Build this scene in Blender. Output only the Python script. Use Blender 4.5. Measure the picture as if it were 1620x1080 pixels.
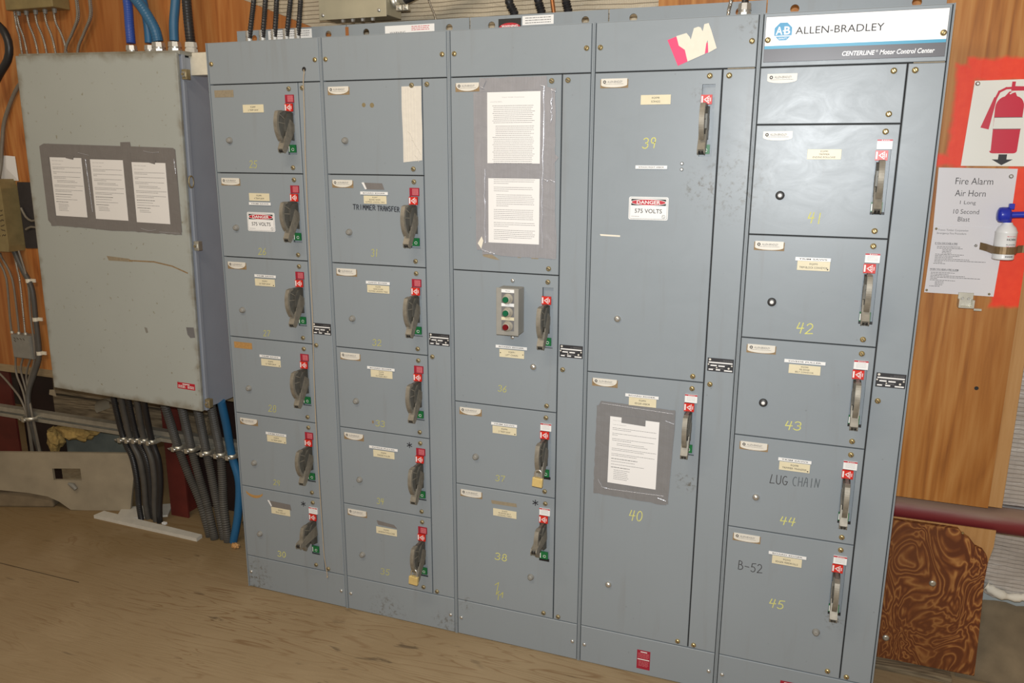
import bpy, bmesh, math, random
from math import sin, cos, pi, radians, sqrt, atan2
from mathutils import Vector, Matrix
random.seed(7)
for o in list(bpy.data.objects): bpy.data.objects.remove(o)
SC = bpy.context.scene
COL = SC.collection
I = 0.0254

# ------------------------------------------------------------------ camera, light, exposure
cam = bpy.data.cameras.new('camera'); camo = bpy.data.objects.new('camera', cam); COL.objects.link(camo)
cam.sensor_width = 36; cam.lens = 1262.4462 * 36 / 1620; cam.clip_start = 0.05
camo.location = (2.2178, -2.6072, 1.8819)
camo.rotation_euler = (radians(76.73792), radians(-0.19507), radians(20.40275))
SC.camera = camo
vs = SC.view_settings
vs.view_transform = 'Standard'; vs.look = 'None'; vs.exposure = 0.0; vs.gamma = 1.0; vs.use_curve_mapping = False
W = bpy.data.worlds.new('room'); SC.world = W; W.use_nodes = True
bg = W.node_tree.nodes['Background']; bg.inputs[0].default_value = (1.0, 0.81, 0.58, 1); bg.inputs[1].default_value = 0.30

def area(name, loc, target, sx, sy, power, color):
    l = bpy.data.lights.new(name, 'AREA'); l.shape = 'RECTANGLE'; l.size = sx; l.size_y = sy; l.energy = power; l.color = color
    o = bpy.data.objects.new(name, l); COL.objects.link(o); o.location = loc
    o.rotation_euler = (Vector(target) - Vector(loc)).to_track_quat('-Z', 'Y').to_euler()
    return o
area('camera_flash', (2.215, -2.62, 1.995), (1.55, 0.0, 1.30), 0.07, 0.04, 68, (0.94, 0.975, 1.0))
area('overhead_fill', (0.4, -2.2, 3.7), (0.0, 0.0, 1.0), 2.4, 0.3, 36, (1.0, 0.86, 0.68))  # added warm overhead fill for diffuse light, no lamp is seen there

# ------------------------------------------------------------------ materials
MATS = {}
def new_mat(name):
    m = bpy.data.materials.new(name); m.use_nodes = True
    nt = m.node_tree; b = nt.nodes['Principled BSDF']
    MATS[name] = m
    return m, nt, b
def N(nt, t, **kw):
    n = nt.nodes.new(t)
    for k, v in kw.items():
        if k.startswith('i_'):
            key = k[2:]
            n.inputs[int(key) if key.isdigit() else key.replace('_', ' ')].default_value = v
        else: setattr(n, k, v)
    return n
def link(nt, a, b): nt.links.new(a, b)
def math_node(nt, op, a, b=None, clamp=False):
    n = nt.nodes.new('ShaderNodeMath'); n.operation = op; n.use_clamp = clamp
    for k, v in enumerate((a, b)):
        if v is None: continue
        if isinstance(v, (int, float)): n.inputs[k].default_value = v
        else: nt.links.new(v, n.inputs[k])
    return n.outputs[0]
def mix_col(nt, fac, a, b, blend='MIX'):
    n = nt.nodes.new('ShaderNodeMix'); n.data_type = 'RGBA'; n.blend_type = blend
    for s, v in ((n.inputs[0], fac), (n.inputs[6], a), (n.inputs[7], b)):
        if isinstance(v, (int, float)): s.default_value = v
        elif isinstance(v, tuple): s.default_value = (*v, 1) if len(v) == 3 else v
        else: nt.links.new(v, s)
    return n.outputs[2]
def smooth_ramp(nt, v, lo, hi):
    n = nt.nodes.new('ShaderNodeMapRange'); n.interpolation_type = 'SMOOTHSTEP'
    nt.links.new(v, n.inputs[0]); n.inputs[1].default_value = lo; n.inputs[2].default_value = hi
    return n.outputs[0]
def position(nt, scale=(1, 1, 1), loc=(0, 0, 0), rot=(0, 0, 0)):
    g = nt.nodes.new('ShaderNodeNewGeometry'); mp = nt.nodes.new('ShaderNodeMapping')
    nt.links.new(g.outputs['Position'], mp.inputs[0])
    mp.inputs[1].default_value = loc; mp.inputs[2].default_value = rot; mp.inputs[3].default_value = scale
    return mp.outputs[0]
def noise(nt, vec, scale, detail=3, dist=0.0, rough=0.5):
    n = nt.nodes.new('ShaderNodeTexNoise'); nt.links.new(vec, n.inputs['Vector'])
    n.inputs['Scale'].default_value = scale; n.inputs['Detail'].default_value = detail
    n.inputs['Distortion'].default_value = dist; n.inputs['Roughness'].default_value = rough
    return n.outputs[0]
def bump(nt, b, h, strength=0.2, dist=0.002):
    n = nt.nodes.new('ShaderNodeBump'); n.inputs['Strength'].default_value = strength; n.inputs['Distance'].default_value = dist
    nt.links.new(h, n.inputs['Height']); nt.links.new(n.outputs[0], b.inputs['Normal'])
def simple(name, col, rough=0.5, metal=0.0, var=0.12, scale=30, bmp=0.0, spec=0.5):
    m, nt, b = new_mat(name)
    p = position(nt)
    f = noise(nt, p, scale, 4)
    dark = tuple(c * (1 - var * 1.6) for c in col); lite = tuple(min(1, c * (1 + var * 0.8)) for c in col)
    link(nt, mix_col(nt, f, dark, lite), b.inputs['Base Color'])
    b.inputs['Roughness'].default_value = rough; b.inputs['Metallic'].default_value = metal
    b.inputs['Specular IOR Level'].default_value = spec
    if bmp: bump(nt, b, f, bmp, 0.002)
    return m
GRIME = [(1.975, 1.80, .17, .6), (1.89, 0.785, .05, .9), (2.40, 0.372, .05, .9), (1.872, 2.055, .05, .6), (1.875, 1.775, .06, .8), (0.70, 0.02, .12, .7), (0.03, 0.05, .14, .8), (0.97, 0.03, .08, .7), (1.06, 0.14, .05, .6), (2.0, 2.25, .05, .6)]
def paint(name, col, rough, spots=0.25, grime=(0.16, 0.12, 0.08), grime_amt=0.14):
    m, nt, b = new_mat(name)
    p = position(nt)
    big = noise(nt, p, 1.7, 3); fine = noise(nt, p, 60, 3)
    c = mix_col(nt, big, tuple(x * 0.94 for x in col), tuple(x * 1.05 for x in col))
    streak = noise(nt, position(nt, (9, 9, 0.8)), 3.0, 4, 0.4)
    c = mix_col(nt, math_node(nt, 'MULTIPLY', smooth_ramp(nt, streak, 0.56, 0.80), grime_amt), c, grime)
    v = nt.nodes.new('ShaderNodeTexVoronoi'); v.inputs['Scale'].default_value = 26; v.inputs['Randomness'].default_value = 1.0
    link(nt, p, v.inputs['Vector'])
    sel = smooth_ramp(nt, noise(nt, p, 5.0, 2), 0.52, 0.64)
    dot = math_node(nt, 'MULTIPLY', smooth_ramp(nt, v.outputs['Distance'], 0.085, 0.045), sel)
    c = mix_col(nt, math_node(nt, 'MULTIPLY', dot, spots), c, (0.07, 0.06, 0.05))
    gg = nt.nodes.new('ShaderNodeNewGeometry'); smudge = noise(nt, p, 55, 6, 0.3, 0.7)
    for (gx, gz, gr, ga) in GRIME:
        vd = nt.nodes.new('ShaderNodeVectorMath'); vd.operation = 'DISTANCE'; link(nt, gg.outputs['Position'], vd.inputs[0]); vd.inputs[1].default_value = (gx, 0, gz)
        q = math_node(nt, 'MULTIPLY', smooth_ramp(nt, vd.outputs['Value'], gr, gr * .2), smooth_ramp(nt, smudge, .50, .66))
        c = mix_col(nt, math_node(nt, 'MULTIPLY', q, ga), c, (0.10, 0.085, 0.06))
    link(nt, c, b.inputs['Base Color'])
    scr = noise(nt, position(nt, (1, 1, 1.6)), 7.0, 7, 1.6, 0.65)
    r = nt.nodes.new('ShaderNodeMapRange'); link(nt, scr, r.inputs[0]); r.inputs[1].default_value = 0.3; r.inputs[2].default_value = 0.7
    r.inputs[3].default_value = rough - 0.035; r.inputs[4].default_value = rough + 0.045
    link(nt, r.outputs[0], b.inputs['Roughness'])
    bump(nt, b, math_node(nt, 'ADD', noise(nt, p, 2.2, 2), math_node(nt, 'MULTIPLY', scr, 0.15)), 0.12, 0.005)
    return m
paint('cabinet_paint', (0.254, 0.284, 0.306), 0.37)
paint('frame_paint', (0.240, 0.269, 0.290), 0.42)

def beige():
    m, nt, b = new_mat('enclosure_paint')
    tc = nt.nodes.new('ShaderNodeTexCoord'); sx = nt.nodes.new('ShaderNodeSeparateXYZ'); link(nt, tc.outputs['Object'], sx.inputs[0])
    p = tc.outputs['Object']
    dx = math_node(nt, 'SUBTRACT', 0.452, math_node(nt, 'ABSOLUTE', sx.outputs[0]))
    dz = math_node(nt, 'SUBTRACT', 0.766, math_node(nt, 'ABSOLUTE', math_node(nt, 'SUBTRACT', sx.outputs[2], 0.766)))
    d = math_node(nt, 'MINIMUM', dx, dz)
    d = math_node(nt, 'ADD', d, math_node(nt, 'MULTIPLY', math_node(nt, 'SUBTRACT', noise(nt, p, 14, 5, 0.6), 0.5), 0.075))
    c = mix_col(nt, noise(nt, p, 2.5, 4), (0.350, 0.370, 0.345), (0.410, 0.430, 0.400))
    c = mix_col(nt, smooth_ramp(nt, noise(nt, p, 45, 4), 0.66, 0.78), c, (0.24, 0.22, 0.15))
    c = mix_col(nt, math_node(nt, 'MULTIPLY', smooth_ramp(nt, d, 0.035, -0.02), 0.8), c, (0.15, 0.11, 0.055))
    v = nt.nodes.new('ShaderNodeTexVoronoi'); v.inputs['Scale'].default_value = 20; link(nt, p, v.inputs['Vector'])
    c = mix_col(nt, math_node(nt, 'MULTIPLY', smooth_ramp(nt, v.outputs['Distance'], 0.06, 0.03), 0.6), c, (0.10, 0.08, 0.05))
    link(nt, c, b.inputs['Base Color']); b.inputs['Roughness'].default_value = 0.5
beige()
simple('enclosure_side', (0.30, 0.325, 0.37), 0.42, 0, 0.06, 8)
simple('gasket', (0.018, 0.015, 0.013), 0.8)
simple('recess_metal', (0.17, 0.18, 0.185), 0.45, 0.2, 0.2, 40)
simple('lever_metal', (0.125, 0.117, 0.098), 0.45, 0.3, 0.3, 60)
simple('lever_edge', (0.27, 0.24, 0.19), 0.5, 0.3, 0.3, 60)
simple('black', (0.012, 0.011, 0.011), 0.5)
simple('ink', (0.045, 0.042, 0.042), 0.7)
simple('print_grey', (0.16, 0.155, 0.155), 0.8)
simple('marker', (0.012, 0.012, 0.018), 0.6)
simple('faint_marker', (0.10, 0.115, 0.125), 0.6)
simple('chalk_yellow', (0.50, 0.48, 0.15), 0.9, 0, 0.25, 200)
simple('chalk_pale', (0.66, 0.64, 0.20), 0.9, 0, 0.25, 200)
simple('white_paper', (0.80, 0.78, 0.76), 0.6, 0, 0.02, 8)
simple('white_plastic', (0.82, 0.81, 0.79), 0.35, 0, 0.03, 20)
simple('cream_plastic', (0.72, 0.64, 0.44), 0.4, 0, 0.05, 60)
simple('maker_white', (0.70, 0.66, 0.58), 0.4, 0, 0.05, 30)
simple('adhesive', (0.30, 0.20, 0.10), 0.7, 0, 0.3, 120)
simple('adhesive_tan', (0.30, 0.245, 0.165), 0.7, 0, 0.2, 100)
simple('adhesive_orange', (0.46, 0.25, 0.08), 0.7, 0, 0.25, 120)
simple('red_label', (0.50, 0.015, 0.03), 0.4, 0, 0.1, 40)
simple('dark_red_label', (0.34, 0.015, 0.035), 0.4, 0, 0.12, 40)
simple('pink_print', (0.60, 0.16, 0.18), 0.5)
simple('red_plate', (0.62, 0.025, 0.015), 0.35, 0, 0.1, 60)
simple('green_plate', (0.01, 0.16, 0.045), 0.35, 0, 0.2, 60)
simple('brass', (0.58, 0.45, 0.22), 0.35, 0.85, 0.2, 200)
simple('dull_brass', (0.36, 0.29, 0.16), 0.45, 0.5, 0.3, 200)
simple('zinc', (0.66, 0.65, 0.62), 0.32, 0.85, 0.15, 150)
simple('padlock_brass', (0.80, 0.60, 0.24), 0.4, 0.35, 0.12, 80)
simple('knob_grey', (0.27, 0.26, 0.235), 0.5, 0, 0.15, 200)
simple('knob_black', (0.035, 0.034, 0.034), 0.45)
simple('data_black', (0.03, 0.03, 0.034), 0.4)
simple('sign_white', (0.90, 0.90, 0.90), 0.3, 0, 0.01, 4)
simple('sign_blue', (0.045, 0.32, 0.50), 0.35, 0, 0.03, 8)
simple('logo_blue', (0.055, 0.30, 0.52), 0.35, 0, 0.03, 8)
simple('sign_grey', (0.10, 0.095, 0.105), 0.35, 0, 0.05, 20)
simple('masking_tape', (0.68, 0.63, 0.55), 0.6, 0, 0.06, 60, 0.4)
simple('pink_paper', (0.85, 0.06, 0.17), 0.6, 0, 0.06, 60)
simple('torn_paper', (0.78, 0.72, 0.60), 0.8, 0, 0.04, 60)
simple('station_grey', (0.30, 0.285, 0.25), 0.5, 0, 0.1, 30)
simple('bezel', (0.50, 0.46, 0.38), 0.4, 0.3, 0.1, 60)
simple('button_green', (0.005, 0.12, 0.05), 0.25)
simple('button_red', (0.16, 0.004, 0.008), 0.25)
simple('string_tan', (0.46, 0.36, 0.24), 0.9)
simple('blue_conduit', (0.018, 0.115, 0.25), 0.4, 0, 0.1, 20)
simple('royal_conduit', (0.03, 0.075, 0.34), 0.38, 0, 0.08, 20)
simple('teal_conduit', (0.03, 0.125, 0.24), 0.42, 0, 0.12, 20)
simple('black_conduit', (0.022, 0.021, 0.022), 0.38, 0, 0.15, 30)
simple('dusty_conduit', (0.085, 0.078, 0.068), 0.5, 0, 0.25, 20)
simple('grey_cable', (0.22, 0.19, 0.15), 0.5, 0.2, 0.15, 60)
simple('armoured_cable', (0.42, 0.39, 0.34), 0.38, 0.8, 0.2, 120)
simple('galvanised', (0.60, 0.57, 0.48), 0.38, 0.75, 0.12, 40)
simple('galv_cover', (0.82, 0.76, 0.62), 0.4, 0.15, 0.1, 40)
simple('strut_metal', (0.40, 0.37, 0.30), 0.5, 0.4, 0.2, 30)
simple('box_ochre', (0.30, 0.23, 0.10), 0.5, 0.2, 0.25, 20)
simple('box_khaki', (0.46, 0.42, 0.30), 0.45, 0.3, 0.12, 12)
simple('box_grey', (0.26, 0.25, 0.22), 0.55, 0.1, 0.15, 30)
simple('dark_plate', (0.035, 0.03, 0.032), 0.6, 0, 0.2, 30)
simple('red_steel', (0.125, 0.017, 0.011), 0.6, 0, 0.3, 12)
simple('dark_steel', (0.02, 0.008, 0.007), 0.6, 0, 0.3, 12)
simple('horn_blue', (0.02, 0.035, 0.42), 0.3, 0, 0.06, 30)
simple('strap_brown', (0.30, 0.20, 0.10), 0.45, 0.5, 0.25, 50)
simple('ext_red', (0.60, 0.01, 0.04), 0.35, 0, 0.04, 10)
simple('print_red', (0.55, 0.03, 0.03), 0.5)
simple('sign_paint', (0.82, 0.80, 0.72), 0.35, 0, 0.02, 10)
simple('laminated', (0.74, 0.71, 0.72), 0.25, 0, 0.02, 6)
simple('copper', (0.55, 0.23, 0.09), 0.35, 0.8, 0.15, 40)
simple('fibreglass', (0.42, 0.28, 0.09), 0.95, 0, 0.35, 60, 0.8)
simple('teal_board', (0.16, 0.18, 0.16), 0.8, 0, 0.2, 15)
simple('white_board', (0.60, 0.57, 0.50), 0.7, 0, 0.12, 25, 0.2)
simple('grey_board', (0.33, 0.275, 0.19), 0.85, 0, 0.22, 9, 0.3)
simple('back_dark', (0.05, 0.038, 0.03), 0.9, 0, 0.3, 3)  # dark so the bay reads dark: its shade is put into the colour
simple('concrete', (0.40, 0.44, 0.44), 0.9, 0, 0.15, 10, 0.3)
simple('earth', (0.22, 0.165, 0.10), 0.95, 0, 0.3, 14, 0.6)
simple('handwriting', (0.06, 0.04, 0.02), 0.8)

def duct(name, col):
    m, nt, b = new_mat(name)
    p = position(nt)
    weave = noise(nt, position(nt, (220, 220, 6)), 1.0, 2)
    wr = noise(nt, p, 16, 4, 1.0)
    link(nt, mix_col(nt, math_node(nt, 'ADD', math_node(nt, 'MULTIPLY', weave, 0.4), math_node(nt, 'MULTIPLY', wr, 0.6)), tuple(c * 0.85 for c in col), tuple(c * 1.14 for c in col)), b.inputs['Base Color'])
    b.inputs['Roughness'].default_value = 0.33; b.inputs['Metallic'].default_value = 0.15
    bump(nt, b, math_node(nt, 'ADD', wr, math_node(nt, 'MULTIPLY', weave, 0.25)), 0.5, 0.004)
duct('duct_tape', (0.32, 0.312, 0.325)); duct('duct_tape_grey', (0.225, 0.222, 0.225)); simple('tape_crease_glint', (0.62, 0.62, 0.66), 0.18, 0.4, 0.05, 30); duct('duct_tape_dark', (0.205, 0.190, 0.182))  # crease colour is far lighter than the tape: glints put into the colour

def wood(name, cols, scale, freq, grain=0.35, rough=0.55, spray=None, bmp=0.15, dist=0.8, loc=(0, 0, 0), stops=(0.18, 0.45, 0.78)):
    """contour-like flat sawn grain: cols = dark, mid, light"""
    m, nt, b = new_mat(name)
    p = position(nt, scale, loc)
    n1 = noise(nt, p, 1.0, 3, dist)
    ring = math_node(nt, 'FRACT', math_node(nt, 'MULTIPLY', n1, freq))
    tri = math_node(nt, 'ABSOLUTE', math_node(nt, 'SUBTRACT', ring, 0.5))
    tri = math_node(nt, 'MULTIPLY', tri, 2.0)
    fine = noise(nt, position(nt, tuple(s * 14 for s in scale)), 1.0, 4)
    f = math_node(nt, 'ADD', math_node(nt, 'MULTIPLY', tri, grain), math_node(nt, 'MULTIPLY', fine, 1 - grain))
    r = nt.nodes.new('ShaderNodeValToRGB'); link(nt, f, r.inputs[0])
    e = r.color_ramp.elements
    e[0].position = stops[0]; e[0].color = (*cols[0], 1); e[1].position = stops[2]; e[1].color = (*cols[2], 1)
    k = e.new(stops[1]); k.color = (*cols[1], 1)
    big = noise(nt, position(nt, tuple(s * 0.45 for s in scale)), 1.0, 3)
    c = mix_col(nt, math_node(nt, 'MULTIPLY', smooth_ramp(nt, big, 0.40, 0.68), 0.6), r.outputs[0], tuple(x * 0.62 for x in cols[1]))
    if spray:
        g = nt.nodes.new('ShaderNodeNewGeometry'); s = nt.nodes.new('ShaderNodeSeparateXYZ'); link(nt, g.outputs['Position'], s.inputs[0])
        wob = math_node(nt, 'MULTIPLY', math_node(nt, 'SUBTRACT', noise(nt, g.outputs['Position'], 22, 4), 0.5), 0.030)
        d = None
        for (x0, x1, z0, z1) in spray:
            ax = math_node(nt, 'SUBTRACT', math_node(nt, 'ABSOLUTE', math_node(nt, 'SUBTRACT', s.outputs[0], (x0 + x1) / 2)), (x1 - x0) / 2)
            az = math_node(nt, 'SUBTRACT', math_node(nt, 'ABSOLUTE', math_node(nt, 'SUBTRACT', s.outputs[2], (z0 + z1) / 2)), (z1 - z0) / 2)
            q = math_node(nt, 'MAXIMUM', ax, az)
            d = q if d is None else math_node(nt, 'MINIMUM', d, q)
        d = math_node(nt, 'ADD', d, wob)
        tone = mix_col(nt, noise(nt, g.outputs['Position'], 35, 3), (0.78, 0.035, 0.012), (0.92, 0.075, 0.022))
        c = mix_col(nt, smooth_ramp(nt, d, 0.008, -0.012), c, tone)
    link(nt, c, b.inputs['Base Color']); b.inputs['Roughness'].default_value = rough
    b.inputs['Specular IOR Level'].default_value = 0.35
    if bmp: bump(nt, b, f, bmp, 0.002)
    return m
SPRAY = [(2.645, 3.0, 2.11, 2.185), (2.617, 2.680, 1.86, 2.165), (2.585, 2.675, 1.845, 1.885), (2.80, 3.0, 1.385, 1.85)]
wood('plywood_left', ((0.25, 0.075, 0.018), (0.43, 0.150, 0.036), (0.56, 0.25, 0.075)), (4.2, 4.2, 0.36), 7, 0.35, 0.5)
wood('plywood_right', ((0.25, 0.080, 0.014), (0.41, 0.155, 0.030), (0.53, 0.250, 0.070)), (5.0, 5.0, 0.30), 9, 0.3, 0.5, SPRAY)
wood('stud_wood', ((0.40, 0.19, 0.06), (0.56, 0.29, 0.10), (0.66, 0.38, 0.16)), (8, 8, 0.6), 5, 0.3, 0.6)
wood('grainy_plywood', ((0.115, 0.030, 0.009), (0.235, 0.075, 0.019), (0.46, 0.21, 0.06)), (7.5, 7.5, 3.8), 15, 0.78, 0.6, None, 0.3, 1.1, (0.3, 0, 0.7), (0.30, 0.62, 0.90))
wood('weathered_timber', ((0.07, 0.05, 0.03), (0.17, 0.13, 0.08), (0.27, 0.21, 0.13)), (1.2, 9, 9), 8, 0.4, 0.85, None, 0.5)
wood('ledge_wood', ((0.22, 0.15, 0.08), (0.34, 0.25, 0.14), (0.42, 0.32, 0.19)), (1.0, 9, 9), 4, 0.3, 0.8)

def floor_mat():
    m, nt, b = new_mat('floor_plywood')
    p = position(nt, (0.55, 5.0, 1), (3.3, 1.2, 0), (0, 0, radians(-4)))
    ring = math_node(nt, 'FRACT', math_node(nt, 'MULTIPLY', noise(nt, p, 1.6, 3, 1.0), 11))
    tri = math_node(nt, 'MULTIPLY', math_node(nt, 'ABSOLUTE', math_node(nt, 'SUBTRACT', ring, 0.5)), 2.0)
    fine = noise(nt, position(nt, (6, 70, 1)), 1.0, 4)
    base = mix_col(nt, noise(nt, position(nt), 1.1, 4), (0.250, 0.168, 0.083), (0.360, 0.268, 0.160))
    gm = math_node(nt, 'MULTIPLY', smooth_ramp(nt, tri, 0.25, 0.02), smooth_ramp(nt, noise(nt, position(nt, (0.8, 1.4, 1)), 1.4, 3), 0.44, 0.62))
    c = mix_col(nt, math_node(nt, 'MULTIPLY', gm, 0.60), base, (0.17, 0.085, 0.032))
    c = mix_col(nt, math_node(nt, 'MULTIPLY', smooth_ramp(nt, fine, 0.55, 0.72), 0.42), c, (0.20, 0.125, 0.06))
    dust = smooth_ramp(nt, noise(nt, position(nt, (1.2, 2.4, 1)), 2.0, 5, 0.5), 0.48, 0.72)
    c = mix_col(nt, math_node(nt, 'MULTIPLY', dust, 0.35), c, (0.40, 0.30, 0.18))
    sc = smooth_ramp(nt, noise(nt, position(nt, (5, 22, 1), (0, 0, 0), (0, 0, radians(-6))), 1.0, 6, 0.5), 0.63, 0.70)
    sc = math_node(nt, 'MULTIPLY', sc, smooth_ramp(nt, noise(nt, position(nt), 1.8, 2), 0.44, 0.58))
    c = mix_col(nt, math_node(nt, 'MULTIPLY', sc, 0.65), c, (0.07, 0.048, 0.03))
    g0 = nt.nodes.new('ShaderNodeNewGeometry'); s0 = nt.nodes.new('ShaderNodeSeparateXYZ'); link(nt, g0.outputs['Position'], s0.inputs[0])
    back_left = math_node(nt, 'ADD', math_node(nt, 'MULTIPLY', s0.outputs[1], 1.0), math_node(nt, 'MULTIPLY', s0.outputs[0], -0.30))
    back_left = math_node(nt, 'ADD', back_left, math_node(nt, 'MULTIPLY', math_node(nt, 'SUBTRACT', noise(nt, position(nt), 3.0, 5, 0.4), 0.5), 1.2))
    c = mix_col(nt, math_node(nt, 'MULTIPLY', smooth_ramp(nt, back_left, 0.0, 0.55), 0.62), c, (0.215, 0.140, 0.058))   # darker yellow-brown tone towards the back and left
    # the joint between two sheets
    g = nt.nodes.new('ShaderNodeNewGeometry'); s = nt.nodes.new('ShaderNodeSeparateXYZ'); link(nt, g.outputs['Position'], s.inputs[0])
    j1 = math_node(nt, 'MULTIPLY', math_node(nt, 'LESS_THAN', math_node(nt, 'ABSOLUTE', math_node(nt, 'ADD', s.outputs[1], 0.245)), 0.0025), math_node(nt, 'LESS_THAN', s.outputs[0], -0.73))
    c = mix_col(nt, math_node(nt, 'MULTIPLY', j1, 0.85), c, (0.03, 0.02, 0.012))
    link(nt, c, b.inputs['Base Color']); b.inputs['Roughness'].default_value = 0.68; b.inputs['Specular IOR Level'].default_value = 0.3
    bump(nt, b, math_node(nt, 'ADD', fine, tri), 0.25, 0.0015)
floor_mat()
def pipe_mat():
    m, nt, b = new_mat('red_pipe')
    g = nt.nodes.new('ShaderNodeNewGeometry'); s = nt.nodes.new('ShaderNodeSeparateXYZ'); link(nt, g.outputs['Normal'], s.inputs[0])
    up = math_node(nt, 'ADD', s.outputs[2], math_node(nt, 'MULTIPLY', math_node(nt, 'SUBTRACT', noise(nt, position(nt, (3, 20, 20)), 2, 4), 0.5), 0.6))
    c = mix_col(nt, math_node(nt, 'MULTIPLY', smooth_ramp(nt, up, 0.05, 0.75), 0.75), (0.17, 0.018, 0.02), (0.26, 0.19, 0.13))
    link(nt, c, b.inputs['Base Color']); b.inputs['Roughness'].default_value = 0.55
pipe_mat()
def insulation(name, base, line, metal, rough, zs, xs, amt, xamt=0.45):
    m, nt, b = new_mat(name)
    p = position(nt)
    s = nt.nodes.new('ShaderNodeSeparateXYZ'); link(nt, p, s.inputs[0])
    wob = math_node(nt, 'MULTIPLY', noise(nt, p, 4, 3), 0.02)
    fz = math_node(nt, 'FRACT', math_node(nt, 'MULTIPLY', math_node(nt, 'ADD', s.outputs[2], wob), zs))
    fx = math_node(nt, 'FRACT', math_node(nt, 'MULTIPLY', math_node(nt, 'ADD', s.outputs[0], wob), xs))
    lz = math_node(nt, 'LESS_THAN', fz, 0.17); lx = math_node(nt, 'LESS_THAN', fx, 0.12)
    l = math_node(nt, 'MAXIMUM', lz, math_node(nt, 'MULTIPLY', lx, xamt))
    c = mix_col(nt, math_node(nt, 'MULTIPLY', l, amt), mix_col(nt, noise(nt, p, 14, 4), tuple(x * 0.8 for x in base), base), line)
    link(nt, c, b.inputs['Base Color']); b.inputs['Metallic'].default_value = metal; b.inputs['Roughness'].default_value = rough
    crk = noise(nt, position(nt, (14, 14, 40)), 1.0, 4, 0.8)
    bump(nt, b, math_node(nt, 'SUBTRACT', crk, math_node(nt, 'MULTIPLY', l, 0.5)), 0.7, 0.006)
insulation('faced_insulation', (0.56, 0.48, 0.35), (0.12, 0.085, 0.05), 0.1, 0.5, 62, 150, 0.8)
insulation('foil_insulation', (0.78, 0.75, 0.72), (0.30, 0.28, 0.26), 0.6, 0.28, 62, 40, 0.6, 0.08)

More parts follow.
